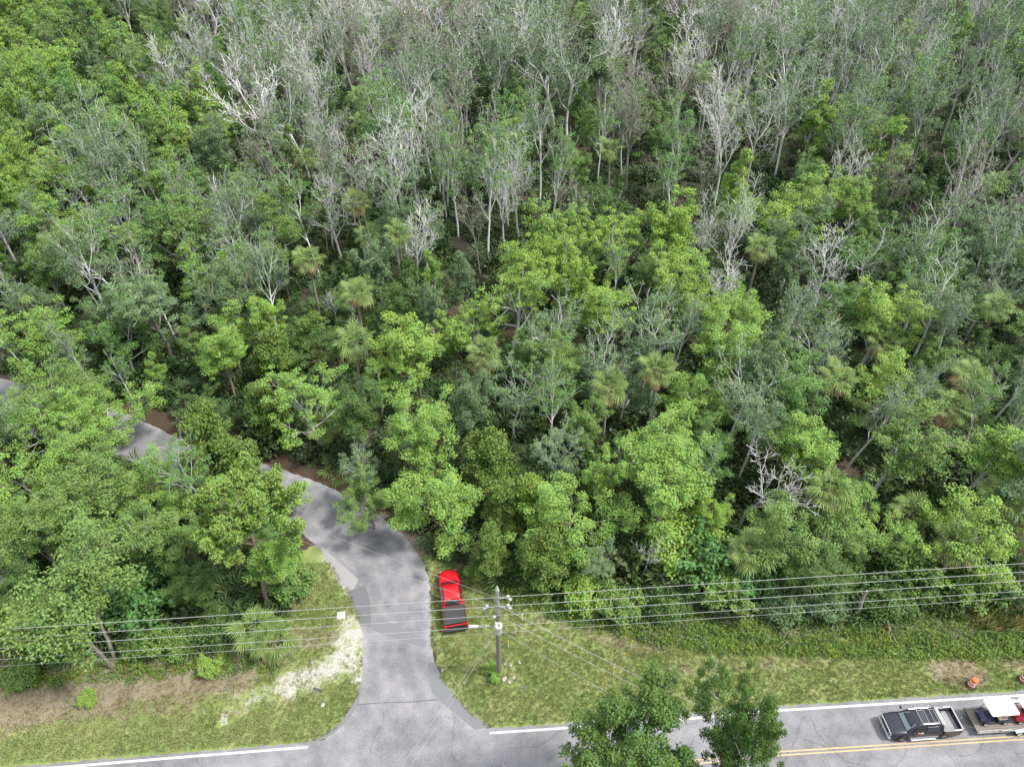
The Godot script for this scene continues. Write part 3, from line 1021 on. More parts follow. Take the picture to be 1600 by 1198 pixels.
func make_paint() -> void:
	paint = {
		"red": mat(lin(0.4, 0.006, 0.012), 0.3), "navy": mat(lin(0.014, 0.016, 0.026), 0.22), "silver": mat(lin(0.36, 0.36, 0.375), 0.35, 0.3), "cladding": mat(lin(0.2, 0.2, 0.21), 0.6),
		"rubber": mat(lin(0.022, 0.022, 0.023), 0.85), "alloy": mat(lin(0.5, 0.5, 0.52), 0.35, 0.7), "chrome": mat(lin(0.6, 0.6, 0.62), 0.15, 1.0), "black": mat(lin(0.018, 0.018, 0.02), 0.6),
		"glass": mat(lin(0.015, 0.02, 0.022), 0.06, 0.0, 0.7), "screen": mat(lin(0.09, 0.14, 0.14), 0.06, 0.0, 0.8), "liner": mat(lin(0.028, 0.03, 0.033), 0.75), "tail": mat(lin(0.35, 0.01, 0.012), 0.2), "lamp": mat(lin(0.2, 0.2, 0.2), 0.15),
		"white": mat(lin(0.78, 0.78, 0.75), 0.45), "steel": mat(lin(0.36, 0.37, 0.38), 0.45, 0.6), "dark_steel": mat(lin(0.07, 0.07, 0.075), 0.6, 0.3), "tan": mat(lin(0.5, 0.4, 0.28), 0.7), "cartred": mat(lin(0.42, 0.012, 0.025), 0.3), "cartblue": mat(lin(0.015, 0.02, 0.06), 0.3),
		"orange": mat(lin(0.8, 0.13, 0.025), 0.5), "reflective": mat(lin(0.75, 0.75, 0.75), 0.35), "deepred": mat(lin(0.45, 0.03, 0.02), 0.5), "wood": speckle(lin(0.13, 0.115, 0.1), lin(0.25, 0.225, 0.2), 0.03, 41, 1.1, 0.95),
		"galv": mat(lin(0.36, 0.37, 0.38), 0.5, 0.3), "wire": mat(lin(0.5, 0.5, 0.5), 0.5), "wire_dim": mat(lin(0.33, 0.34, 0.33), 0.6), "yellow": mat(lin(0.75, 0.45, 0.02), 0.5), "porcelain": mat(lin(0.42, 0.43, 0.44), 0.3), "stone": speckle(lin(0.22, 0.2, 0.17), lin(0.42, 0.4, 0.36), 0.06, 43, 3.0),
		"skin": mat(lin(0.5, 0.27, 0.19), 0.6), "shirt": mat(lin(0.6, 0.6, 0.62), 0.9), "hair": mat(lin(0.05, 0.035, 0.025), 0.8), "concrete": speckle(lin(0.45, 0.45, 0.43), lin(0.6, 0.6, 0.58), 0.07, 44, 2.0), "floor": mat(lin(0.24, 0.24, 0.25), 0.7),
	}


func pickup(called: String, label: String, at: Vector3, turn: float, s: Dictionary) -> Node3D:
	var o := thing(called, label, "pickup truck", at, turn)
	var b := Buf.new()
	loft(b, s.body, 28, 5.0)
	put("body", b.mesh(), o, s.paint)
	# cab
	var c := Buf.new()
	loft(c, s.cab, 28, 6.0)
	var cab := put("cab", c.mesh(), o, s.paint)
	var w: Dictionary = s.win
	var g := Buf.new()
	slab(g, [Vector3(-0.7, w.y0, w.f0), Vector3(0.7, w.y0, w.f0), Vector3(0.54, w.y1, w.f1), Vector3(-0.54, w.y1, w.f1)], 0.02, Vector3(0, 1, -1))
	put("windshield", g.mesh(), cab, s.screen)
	var g2 := Buf.new()
	slab(g2, [Vector3(-0.66, w.y0, w.r0), Vector3(0.66, w.y0, w.r0), Vector3(0.53, w.y1, w.r1), Vector3(-0.53, w.y1, w.r1)], 0.02, Vector3(0, 1, 1))
	put("rear_window", g2.mesh(), cab, paint.glass)
	for sx in [-1.0, 1.0]:
		for p in w.side:
			if s.get("open", -1) == p and sx == s.get("open_side", 0.0):
				continue
			var g3 := Buf.new()
			var run: Array = w.panes[p]
			slab(g3, [Vector3(sx * w.xb, w.y0 + 0.02, run[0]), Vector3(sx * w.xb, w.y0 + 0.02, run[1]), Vector3(sx * w.xt, w.y1 - 0.03, run[2]), Vector3(sx * w.xt, w.y1 - 0.03, run[3])], 0.02, Vector3(sx, 0.2, 0))
			put("side_window", g3.mesh(), cab, paint.glass)
		part_box("mirror", o, paint.black, Vector3(sx * (w.xb + 0.2), w.y0 + 0.12, w.f0 + 0.35), Vector3(0.24, 0.2, 0.12), 0.03)
	# bed: floor, two sides, bulkhead, tailgate
	var z0: float = s.bed[0]
	var z1: float = s.bed[1]
	var top: float = s.bed[2]
	var hw: float = s.bed[3]
	part_box("bed_floor", o, s.bed_floor, Vector3(0, 0.68, (z0 + z1) / 2), Vector3(hw * 2 - 0.1, 0.08, z1 - z0), 0.01)
	for k in 7:
		part_box("bed_rib", o, s.bed_floor, Vector3(-hw + 0.32 + k * (hw * 2 - 0.64) / 6.0, 0.73, (z0 + z1) / 2), Vector3(0.07, 0.03, z1 - z0 - 0.1), 0.008)
	for sx in [-1.0, 1.0]:
		var side := part_box("bed_side", o, s.paint, Vector3(sx * (hw - 0.07), (0.42 + top) / 2, (z0 + z1) / 2), Vector3(0.17, top - 0.42, z1 - z0), 0.05)
		part_box("bed_rail", side, s.rail, Vector3(sx * (hw - 0.08), top + 0.012, (z0 + z1) / 2), Vector3(0.13, 0.03, z1 - z0 - 0.06), 0.01)
		part_box("bed_liner", side, s.liner, Vector3(sx * (hw - 0.165), (0.72 + top) / 2, (z0 + z1) / 2), Vector3(0.03, top - 0.74, z1 - z0 - 0.1), 0.01)
		part_box("wheel_arch", o, s.liner, Vector3(sx * (hw - 0.28), 0.82, s.axles[1]), Vector3(0.22, 0.22, 0.9), 0.06)
	part_box("tailgate", o, s.paint, Vector3(0, (0.45 + top) / 2, z1 + 0.03), Vector3(hw * 2 - 0.16, top - 0.45, 0.1), 0.03)
	part_box("bulkhead", o, s.liner, Vector3(0, (0.7 + top) / 2, z0 + 0.02), Vector3(hw * 2 - 0.2, top - 0.7, 0.05), 0.01)
	part_box("rear_bumper", o, s.bumper, Vector3(0, 0.5, z1 + 0.14), Vector3(hw * 2 - 0.04, 0.2, 0.2), 0.05)
	part_box("front_bumper", o, s.bumper, Vector3(0, 0.52, s.body[0][0] + 0.02), Vector3(hw * 2 - 0.14, 0.26, 0.24), 0.08)
	part_box("grille", o, paint.black, Vector3(0, 0.8, s.body[0][0] - 0.005), Vector3(0.9, 0.2, 0.06), 0.02)
	for sx in [-1.0, 1.0]:
		part_box("headlight", o, paint.lamp, Vector3(sx * 0.66, 0.82, s.body[0][0] + 0.05), Vector3(0.32, 0.18, 0.14), 0.04)
		part_box("taillight", o, paint.tail, Vector3(sx * (hw - 0.09), 0.88, z1 + 0.06), Vector3(0.15, 0.36, 0.08), 0.02)
		for z in s.axles:
			var arch := Buf.new()
			lathe(arch, [Vector2(0.001, -0.02), Vector2(0.46, -0.02), Vector2(0.46, 0.02), Vector2(0.001, 0.02)], 24, Transform3D(Basis(Vector3(0, 0, 1), -PI / 2), Vector3(sx * (hw - 0.008), 0.44, z)))
			put("arch_gap", arch.mesh(), o, paint.black)
			wheel(o, Vector3(sx * (hw - 0.1), 0.39, z), 0.39, 0.26, s.rim)
	return o


func blob(b: Buf, bones: Array, cell: float, soft: float) -> void:   # surface nets over a smooth union of tapered capsules: [a, b, ra, rb]
	var lo := Vector3.ONE * 1e6
	var hi := -lo
	for q in bones:
		var r := maxf(q[2], q[3]) + cell * 2.0 + soft
		lo = lo.min(q[0] - Vector3.ONE * r).min(q[1] - Vector3.ONE * r)
		hi = hi.max(q[0] + Vector3.ONE * r).max(q[1] + Vector3.ONE * r)
	var n := Vector3i(((hi - lo) / cell).ceil()) + Vector3i.ONE
	var val := PackedFloat32Array()
	val.resize(n.x * n.y * n.z)
	val.fill(1.0)
	for q in bones:
		var r := maxf(q[2], q[3]) + soft + cell * 2.0
		var l: Vector3 = q[0].min(q[1]) - Vector3.ONE * r
		var h: Vector3 = q[0].max(q[1]) + Vector3.ONE * r
		var i0 := Vector3i(((l - lo) / cell).floor()).clamp(Vector3i.ZERO, n - Vector3i.ONE)
		var i1 := Vector3i(((h - lo) / cell).ceil()).clamp(Vector3i.ZERO, n - Vector3i.ONE)
		var ab: Vector3 = q[1] - q[0]
		var l2 := maxf(ab.length_squared(), 1e-9)
		for z in range(i0.z, i1.z + 1):
			for y in range(i0.y, i1.y + 1):
				for x in range(i0.x, i1.x + 1):
					var p := lo + Vector3(x, y, z) * cell
					var t := clampf((p - q[0]).dot(ab) / l2, 0.0, 1.0)
					var d: float = (p - q[0] - ab * t).length() - lerpf(q[2], q[3], t)
					var k := (z * n.y + y) * n.x + x
					var e := val[k]
					var m := maxf(soft - absf(e - d), 0.0) / soft
					val[k] = minf(e, d) - m * m * soft * 0.25
	var at := {}
	for z in n.z - 1:
		for y in n.y - 1:
			for x in n.x - 1:
				var k := (z * n.y + y) * n.x + x
				var sum := Vector3.ZERO
				var cnt := 0
				var corner := []
				for c in 8:
					corner.append(val[k + (c & 1) + ((c >> 1) & 1) * n.x + ((c >> 2) & 1) * n.x * n.y])
				for c in 8:
					for bit in [1, 2, 4]:
						if not c & bit and (corner[c] < 0.0) != (corner[c | bit] < 0.0):
							var t: float = corner[c] / (corner[c] - corner[c | bit])
							var p := Vector3(c & 1, (c >> 1) & 1, (c >> 2) & 1)
							p += Vector3(1 if bit == 1 else 0, 1 if bit == 2 else 0, 1 if bit == 4 else 0) * t
							sum += p
							cnt += 1
				if cnt:
					var g := Vector3(corner[1] + corner[3] + corner[5] + corner[7] - corner[0] - corner[2] - corner[4] - corner[6], corner[2] + corner[3] + corner[6] + corner[7] - corner[0] - corner[1] - corner[4] - corner[5], corner[4] + corner[5] + corner[6] + corner[7] - corner[0] - corner[1] - corner[2] - corner[3])
					at[k] = b.vert(lo + (Vector3(x, y, z) + sum / cnt) * cell, g.normalized())
	var step := [1, n.x, n.x * n.y]
	for k in at:
		for ax in 3:
			var u: int = step[(ax + 1) % 3]
			var w: int = step[(ax + 2) % 3]
			if (val[k] < 0.0) != (val[k + step[ax]] < 0.0) and at.has(k - u) and at.has(k - w) and at.has(k - u - w):
				b.quad(at[k], at[k - u], at[k - u - w], at[k - w])


func driver(truck: Node3D) -> void:   # sits at the open window on the truck's left, forearm on the sill
	var xf := truck.transform
	var o := thing("person", "driver in a pale shirt, arm resting on the dark pickup's open window", "person", xf * Vector3(-0.45, 0.62, -0.35), truck.rotation.y)
	var body := Buf.new()
	var sh := Vector3(-0.2, 0.58, 0.02)
	var el := Vector3(-0.47, 0.43, -0.02)
	var wr := Vector3(-0.45, 0.46, -0.27)
	var sk := [[Vector3(-0.06, 0.1, 0), Vector3(0.06, 0.1, 0), 0.13, 0.13], [Vector3(0, 0.12, 0), Vector3(0, 0.46, 0.05), 0.14, 0.16], [Vector3(-0.15, 0.55, 0.03), Vector3(0.15, 0.55, 0.03), 0.085, 0.085], [sh, el, 0.06, 0.047], [Vector3(0.2, 0.58, 0.02), Vector3(0.27, 0.36, -0.12), 0.06, 0.045], [Vector3(0.27, 0.36, -0.12), Vector3(0.12, 0.38, -0.34), 0.042, 0.03], [Vector3(-0.09, 0.1, -0.02), Vector3(-0.1, 0.13, -0.42), 0.09, 0.065], [Vector3(0.09, 0.1, -0.02), Vector3(0.1, 0.13, -0.42), 0.09, 0.065], [Vector3(-0.1, 0.13, -0.42), Vector3(-0.1, -0.2, -0.5), 0.06, 0.045], [Vector3(0.1, 0.13, -0.42), Vector3(0.1, -0.2, -0.5), 0.06, 0.045], [Vector3(0, 0.58, 0.03), Vector3(0, 0.68, 0.02), 0.055, 0.052]]
	blob(body, sk, 0.024, 0.05)
	put("clothes", body.mesh(), o, paint.shirt)
	var flesh := Buf.new()
	blob(flesh, [[Vector3(0, 0.66, 0.02), Vector3(0, 0.72, 0.01), 0.05, 0.055], [Vector3(0, 0.81, 0.01), Vector3(0, 0.79, -0.02), 0.092, 0.085], [Vector3(0, 0.73, -0.05), Vector3(0, 0.75, -0.04), 0.05, 0.06], [Vector3(0, 0.79, -0.1), Vector3(0, 0.765, -0.118), 0.012, 0.016], [Vector3(-0.09, 0.78, 0.01), Vector3(-0.09, 0.8, 0.015), 0.016, 0.018], [Vector3(0.09, 0.78, 0.01), Vector3(0.09, 0.8, 0.015), 0.016, 0.018]], 0.011, 0.025)
	put("head", flesh.mesh(), o, paint.skin)
	var arm := Buf.new()
	var hand := [[el.lerp(sh, 0.25), el, 0.05, 0.049], [el, wr, 0.046, 0.03], [wr, wr + Vector3(0.0, 0.0, -0.08), 0.026, 0.034]]
	for f in 4:
		var r0 := wr + Vector3(-0.028 + f * 0.019, 0, -0.09)
		var l: float = [0.032, 0.037, 0.034, 0.026][f]
		hand.append([r0, r0 + Vector3(0, -0.006, -l), 0.0095, 0.009])
		hand.append([r0 + Vector3(0, -0.006, -l), r0 + Vector3(0, -0.024, -l * 1.75), 0.009, 0.008])
	hand.append([wr + Vector3(0.026, 0, -0.03), wr + Vector3(0.05, -0.01, -0.07), 0.012, 0.0095])
	blob(arm, hand, 0.007, 0.012)
	put("arm", arm.mesh(), o, paint.skin)
	var hair := Buf.new()
	blob(hair, [[Vector3(0, 0.845, 0.035), Vector3(0, 0.83, 0.0), 0.09, 0.088], [Vector3(0, 0.77, 0.065), Vector3(0, 0.8, 0.06), 0.06, 0.07]], 0.013, 0.02)
	put("hair", hair.mesh(), o, paint.hair)
	for sx in [-1.0, 1.0]:
		part_box("eye", o, paint.black, Vector3(sx * 0.032, 0.8, -0.103), Vector3(0.018, 0.009, 0.008), 0.003)
	part_box("mouth", o, paint.deepred, Vector3(0, 0.738, -0.1), Vector3(0.04, 0.008, 0.01), 0.003)


func golf_cart(label: String, at: Vector3, turn: float, col: Material) -> Node3D:
	var o := thing("golf_cart", label, "golf cart", at, turn)
	var b := Buf.new()
	loft(b, [[-1.2, 0.4, 0.36, 0.3, 0.5], [-1.12, 0.55, 0.5, 0.28, 0.72], [-0.75, 0.58, 0.54, 0.28, 0.86], [-0.62, 0.56, 0.52, 0.28, 0.84]], 20, 4.0)
	put("front_cowl", b.mesh(), o, col)
	var c := Buf.new()
	loft(c, [[0.1, 0.56, 0.52, 0.3, 0.62], [0.3, 0.58, 0.55, 0.3, 0.66], [1.0, 0.58, 0.52, 0.34, 0.64], [1.15, 0.5, 0.45, 0.38, 0.58]], 20, 4.0)
	put("rear_body", c.mesh(), o, col)
	part_box("floor_pan", o, paint.black, Vector3(0, 0.29, -0.25), Vector3(1.08, 0.07, 0.85), 0.02)
	part_box("seat", o, paint.tan, Vector3(0, 0.72, 0.32), Vector3(1.02, 0.13, 0.46), 0.05)
	part_box("backrest", o, paint.tan, Vector3(0, 0.98, 0.6), Vector3(1.0, 0.32, 0.11), 0.04, Basis(Vector3(1, 0, 0), 0.15))
	var r := Buf.new()
	loft(r, [[-1.06, 0.58, 0.52, 1.83, 1.87], [-1.0, 0.68, 0.63, 1.82, 1.9], [0.0, 0.69, 0.64, 1.83, 1.92], [1.1, 0.68, 0.63, 1.82, 1.9], [1.18, 0.58, 0.52, 1.83, 1.87]], 24, 7.0)
	put("canopy", r.mesh(), o, paint.white)
	for sx in [-1.0, 1.0]:
		part_tube("post", o, paint.dark_steel, [Vector3(sx * 0.52, 0.72, -0.95), Vector3(sx * 0.53, 1.84, -0.7)], 0.018)
		part_tube("post", o, paint.dark_steel, [Vector3(sx * 0.52, 0.55, 0.8), Vector3(sx * 0.53, 1.84, 0.75)], 0.018)
		part_tube("armrest", o, paint.dark_steel, [Vector3(sx * 0.54, 0.72, 0.2), Vector3(sx * 0.56, 0.9, 0.25), Vector3(sx * 0.56, 0.9, 0.6)], 0.015)
		part_box("headlight", o, paint.lamp, Vector3(sx * 0.34, 0.6, -1.16), Vector3(0.16, 0.09, 0.06), 0.02)
		for z in [-0.82, 0.78]:
			wheel(o, Vector3(sx * 0.5, 0.23, z), 0.23, 0.2, paint.white)
	part_tube("steering_column", o, paint.black, [Vector3(-0.24, 0.7, -0.66), Vector3(-0.24, 0.98, -0.28)], 0.018)
	var ring := []
	for k in 17:
		var a := TAU * k / 16
		ring.append(Vector3(-0.24, 0.98, -0.28) + Basis(Vector3(1, 0, 0), -0.9) * Vector3(cos(a) * 0.17, sin(a) * 0.17, 0))
	part_tube("steering_wheel", o, paint.black, ring, 0.013, 6)
	part_box("bag_well", o, paint.black, Vector3(0, 0.7, 0.98), Vector3(0.85, 0.12, 0.3), 0.03)
	return o


func trailer(label: String, at: Vector3, turn: float) -> Node3D:
	var o := thing("utility_trailer", label, "trailer", at, turn)
	var z0 := -3.3
	var z1 := 3.3
	for sx in [-1.0, 1.0]:
		part_box("side_rail", o, paint.galv, Vector3(sx * 0.98, 0.56, 0), Vector3(0.08, 0.16, z1 - z0), 0.01)
		part_box("top_rail", o, paint.galv, Vector3(sx * 0.98, 0.86, z0 + 1.0), Vector3(0.05, 0.05, 2.0), 0.01)
		for k in 4:
			part_box("rail_post", o, paint.galv, Vector3(sx * 0.98, 0.735, z0 + 0.1 + k * 0.62), Vector3(0.05, 0.2, 0.05), 0.008)
		part_tube("tongue", o, paint.dark_steel, [Vector3(sx * 0.7, 0.5, z0 + 0.3), Vector3(0, 0.5, z0 - 1.25)], 0.05, 6)
		var f := Buf.new()
		for k in 9:
			var t := k / 8.0
			var z := lerpf(-0.35, 1.55, t)
			var y := 0.62 + 0.26 * pow(sin(clampf(t * 1.0, 0.02, 0.98) * PI), 0.4)
			var p := Vector3(sx * 1.0, y, z)
			f.vert(p, UP); f.vert(p + Vector3(sx * 0.27, 0, 0), UP)
			f.vert(p + Vector3(0, -0.03, 0), -UP); f.vert(p + Vector3(sx * 0.27, -0.03, 0), -UP)
			f.vert(p + Vector3(sx * 0.27, 0, 0), Vector3(sx, 0, 0)); f.vert(p + Vector3(sx * 0.27, -0.09, 0), Vector3(sx, 0, 0))
		for k in 8:
			for c in 3:
				f.quad(k * 6 + c * 2, k * 6 + c * 2 + 1, k * 6 + 7 + c * 2, k * 6 + 6 + c * 2)
		put("fender", f.mesh(), o, paint.galv)
		for z in [0.15, 1.05]:
			wheel(o, Vector3(sx * 1.13, 0.33, z), 0.33, 0.2, paint.white)
	part_box("toolbox", o, paint.steel, Vector3(-0.99, 0.62, -1.05), Vector3(0.1, 0.34, 0.9), 0.02)
	for k in 11:
		part_box("plank", o, paint.wood, Vector3(-0.85 + k * 0.17, 0.615, 0), Vector3(0.155, 0.04, z1 - z0 - 0.05), 0.006)
	for k in 5:
		part_box("cross_beam", o, paint.dark_steel, Vector3(0, 0.53, lerpf(z0 + 0.05, z1 - 0.05, k / 4.0)), Vector3(1.9, 0.1, 0.08), 0.01)
	part_box("coupler", o, paint.dark_steel, Vector3(0, 0.52, z0 - 1.35), Vector3(0.12, 0.12, 0.35), 0.03)
	part_tube("jack", o, paint.galv, [Vector3(0.12, 0.25, z0 - 0.8), Vector3(0.12, 0.95, z0 - 0.8)], 0.035)
	return o


func barrel(at: Vector3, turn: float, label: String) -> void:
	var o := thing("traffic_barrel", label, "traffic barrel", at, turn, "orange traffic barrels on the grass shoulder")
	var b := Buf.new()
	lathe(b, [Vector2(0.46, 0.0), Vector2(0.46, 0.04), Vector2(0.4, 0.1), Vector2(0.29, 0.1)], 24)
	put("base", b.mesh(), o, paint.rubber)
	for k in 6:
		var t := Buf.new()
		var r := 0.305 - 0.014 * k
		var y0 := 0.08 + k * 0.15
		lathe(t, [Vector2(r - 0.012, y0), Vector2(r, y0 + 0.012), Vector2(r - 0.006, y0 + 0.138), Vector2(r - 0.02, y0 + 0.15)], 24)
		if k in [1, 3]:
			put("stripe", t.mesh(), o, paint.reflective)
		else:
			put("band", t.mesh(), o, paint.orange if k > 2 else paint.deepred)
	var c := Buf.new()
	lathe(c, [Vector2(0.225, 0.97), Vector2(0.215, 1.0), Vector2(0.001, 1.0)], 24)
	put("lid", c.mesh(), o, paint.orange)
	part_box("handle", o, paint.orange, Vector3(0, 1.05, 0), Vector3(0.26, 0.1, 0.04), 0.015)


func wire(label: String, a: Vector3, b: Vector3, sag: float, r: float, m: Material, group := "overhead power lines") -> void:
	var bf := Buf.new()
	var pts := []
	var rad := []
	var n := 40
	for k in n + 1:
		var t := k / float(n)
		pts.append(a.lerp(b, t) - UP * sag * 4.0 * t * (1.0 - t))
		rad.append(r)
	tube(bf, pts, rad, 5, Color.WHITE, true)
	tag(put("power_line", bf.mesh(), self, m), label, "power line", group)


func insulator(o: Node3D, at: Vector3, aim: Vector3) -> void:
	var y := aim.normalized()
	var x := y.cross(Vector3(0.1, 0.9, 0.3)).normalized()
	var xf := Transform3D(Basis(x, y, x.cross(y)), at)
	var b := Buf.new()
	lathe(b, [Vector2(0.03, 0), Vector2(0.09, 0.04), Vector2(0.05, 0.08), Vector2(0.12, 0.12), Vector2(0.06, 0.17), Vector2(0.13, 0.21), Vector2(0.06, 0.26), Vector2(0.07, 0.32), Vector2(0.001, 0.34)], 12, xf)
	put("insulator", b.mesh(), o, paint.porcelain)


func utility_pole(at: Vector3) -> void:
	var o := thing("utility_pole", "tall grey wooden utility pole carrying the wires at the junction", "utility pole", at)
	var b := Buf.new()
	lathe(b, [Vector2(0.235, -0.3), Vector2(0.205, 4.0), Vector2(0.17, 9.0), Vector2(0.13, 12.45), Vector2(0.001, 12.5)], 16)
	put("pole", b.mesh(), o, paint.wood)
	var s := Buf.new()
	lathe(s, [Vector2(0.15, 9.6), Vector2(0.168, 9.62), Vector2(0.14, 12.2), Vector2(0.13, 12.22)], 16)
	put("sleeve", s.mesh(), o, paint.galv)
	var cap := Buf.new()
	lathe(cap, [Vector2(0.14, 12.35), Vector2(0.15, 12.5), Vector2(0.1, 12.75), Vector2(0.03, 13.0), Vector2(0.001, 13.05)], 14)
	put("pole_cap", cap.mesh(), o, paint.porcelain)
	for q in [[1.0, 11.55], [1.0, 10.4], [-1.0, 10.35]]:
		var reach := Vector3(q[0] * 0.62, 0.1, 0.0)
		part_tube("bracket", o, paint.galv, [Vector3(q[0] * 0.1, q[1] - 0.15, 0.0), Vector3(q[0] * 0.1, q[1] - 0.15, 0.0) + reach], 0.035)
		insulator(o, Vector3(q[0] * 0.1, q[1] - 0.15, 0.0) + reach, Vector3(q[0] * 0.4, 1, 0))
		insulator(o, Vector3(q[0] * 0.1, q[1] - 0.2, 0.06) + reach * 1.1, Vector3(q[0], 0.25, 0.4))
	insulator(o, Vector3(-0.12, 9.35, 0.15), Vector3(-0.6, 0.3, 0.6))
	var t := Buf.new()
	lathe(t, [Vector2(0.001, 7.55), Vector2(0.27, 7.58), Vector2(0.29, 7.62), Vector2(0.29, 8.45), Vector2(0.31, 8.47), Vector2(0.31, 8.53), Vector2(0.2, 8.6), Vector2(0.001, 8.62)], 22, Transform3D(Basis.IDENTITY, Vector3(0.05, 0, 0.44)))
	var tank := put("transformer", t.mesh(), o, paint.porcelain)
	insulator(tank, Vector3(-0.07, 8.55, 0.4), Vector3(-0.3, 1, 0))
	insulator(tank, Vector3(0.17, 8.55, 0.5), Vector3(0.3, 1, 0))
	part_box("bracket", o, paint.galv, Vector3(0.04, 8.1, 0.2), Vector3(0.16, 0.5, 0.12), 0.02)
	part_box("meter_box", o, paint.galv, Vector3(0.05, 6.9, 0.2), Vector3(0.28, 0.3, 0.18), 0.03)
	# street light on an arm to the left
	part_tube("lamp_arm", o, paint.galv, [Vector3(-0.1, 7.6, 0.05), Vector3(-0.7, 7.95, 0.12), Vector3(-1.5, 8.05, 0.2)], 0.03)
	var l := Buf.new()
	loft(l, [[-0.4, 0.06, 0.05, -0.04, 0.06], [-0.3, 0.14, 0.1, -0.07, 0.1], [0.1, 0.16, 0.1, -0.07, 0.11], [0.36, 0.08, 0.06, -0.04, 0.07]], 16, 3.0)
	var head := put("lamp_head", l.mesh(), o, paint.porcelain)
	head.transform = Transform3D(Basis(UP, PI / 2), Vector3(-1.85, 8.06, 0.24))


func build_things() -> void:
	make_paint()
	var dark_head := 1.6394
	# red pickup parked on the grass
	var red := pickup("pickup_truck", "red pickup parked on the grass beside the side road", Vector3(-5.47, 0, -36.61), 0.1949, {
		"body": [[-2.92, 0.5, 0.42, 0.5, 0.84], [-2.84, 0.72, 0.62, 0.44, 0.95], [-2.55, 0.9, 0.78, 0.4, 1.03], [-2.0, 0.96, 0.88, 0.4, 1.08], [-1.45, 0.97, 0.9, 0.4, 1.13], [-0.3, 0.97, 0.92, 0.4, 1.14], [0.9, 0.97, 0.92, 0.4, 1.14]],
		"cab": [[-1.45, 0.82, 0.78, 1.0, 1.13], [-1.15, 0.84, 0.72, 1.0, 1.37], [-0.78, 0.85, 0.67, 1.0, 1.72], [-0.4, 0.86, 0.66, 1.0, 1.79], [0.4, 0.86, 0.66, 1.0, 1.79], [0.72, 0.85, 0.67, 1.0, 1.7], [0.96, 0.83, 0.78, 1.0, 1.13]],
		"win": {"y0": 1.2, "y1": 1.69, "f0": -1.5, "f1": -0.9, "r0": 1.03, "r1": 0.8, "xb": 0.87, "xt": 0.72, "side": [0, 1], "panes": [[-1.1, -0.15, -0.15, -0.72], [-0.08, 0.7, 0.55, -0.08]]},
		"bed": [0.98, 2.86, 1.14, 0.97], "axles": [-1.95, 1.95], "paint": paint.red, "screen": paint.glass, "bed_floor": paint.liner, "liner": paint.liner, "rail": paint.black, "bumper": paint.black, "rim": paint.alloy})
	part_box("bed_cover", red, paint.liner, Vector3(0, 1.135, 1.9), Vector3(1.66, 0.05, 1.72), 0.02)
	part_box("tailgate_panel", red, paint.black, Vector3(0, 0.82, 2.945), Vector3(1.5, 0.42, 0.03), 0.01)
	red.scale = Vector3(1.08, 1.05, 1.02)
	part_box("bed_bar", red, paint.red, Vector3(0, 1.13, 1.0), Vector3(1.6, 0.06, 0.1), 0.02)
	# dark pickup that pulls the trailer
	var dk := pickup("pickup_truck", "dark blue-black pickup with silver bed trim towing a trailer", Vector3(32.17, 0, -25.41), dark_head, {
		"body": [[-2.85, 0.7, 0.64, 0.52, 0.9], [-2.76, 0.88, 0.8, 0.46, 1.02], [-2.4, 0.96, 0.88, 0.42, 1.1], [-1.6, 0.98, 0.92, 0.42, 1.18], [0.2, 0.98, 0.93, 0.42, 1.2], [1.25, 0.98, 0.93, 0.42, 1.2]],
		"cab": [[-1.6, 0.84, 0.8, 1.05, 1.18], [-1.3, 0.85, 0.75, 1.05, 1.5], [-0.9, 0.87, 0.7, 1.05, 1.82], [-0.4, 0.88, 0.69, 1.05, 1.9], [0.9, 0.88, 0.69, 1.05, 1.88], [1.2, 0.87, 0.7, 1.05, 1.76], [1.36, 0.85, 0.78, 1.05, 1.22]],
		"win": {"y0": 1.23, "y1": 1.74, "f0": -1.6, "f1": -0.98, "r0": 1.39, "r1": 1.24, "xb": 0.885, "xt": 0.745, "side": [0, 1], "panes": [[-1.25, -0.2, -0.2, -0.9], [-0.12, 0.85, 0.75, -0.12]]}, "open": 0, "open_side": -1.0,
		"bed": [1.36, 2.82, 1.2, 0.98], "axles": [-1.82, 1.58], "paint": paint.navy, "screen": paint.screen, "bed_floor": paint.floor, "liner": paint.liner, "rail": paint.silver, "bumper": paint.silver, "rim": paint.alloy})
	var hole := Buf.new()   # the driver's window is down: dark cab inside
	slab(hole, [Vector3(-0.872, 1.26, -1.2), Vector3(-0.872, 1.26, -0.2), Vector3(-0.735, 1.7, -0.2), Vector3(-0.735, 1.7, -0.88)], 0.012, Vector3(-1, 0.2, 0))
	put("window_opening", hole.mesh(), dk, paint.black)
	for sx in [-1.0, 1.0]:
		part_box("lower_cladding", dk, paint.cladding, Vector3(sx * 0.985, 0.5, -0.1), Vector3(0.06, 0.2, 2.3), 0.02)
		part_box("running_board", dk, paint.silver, Vector3(sx * 1.04, 0.36, -0.15), Vector3(0.2, 0.06, 2.0), 0.02)
		var sail := Buf.new()
		slab(sail, [Vector3(sx * 0.9, 1.2, 1.25), Vector3(sx * 0.9, 1.2, 2.2), Vector3(sx * 0.78, 1.32, 1.95), Vector3(sx * 0.72, 1.78, 1.15)], 0.1, Vector3(sx, 0.3, 0))
		put("sail_panel", sail.mesh(), dk, paint.silver)
	part_box("roll_bar", dk, paint.silver, Vector3(0, 1.78, 1.2), Vector3(1.36, 0.1, 0.36), 0.04, Basis(Vector3(1, 0, 0), 0.35))
	part_box("bed_front_trim", dk, paint.silver, Vector3(0, 1.27, 1.45), Vector3(1.7, 0.06, 0.22), 0.02)
	part_box("tailgate_trim", dk, paint.silver, Vector3(0, 1.215, 2.85), Vector3(1.75, 0.03, 0.1), 0.01)
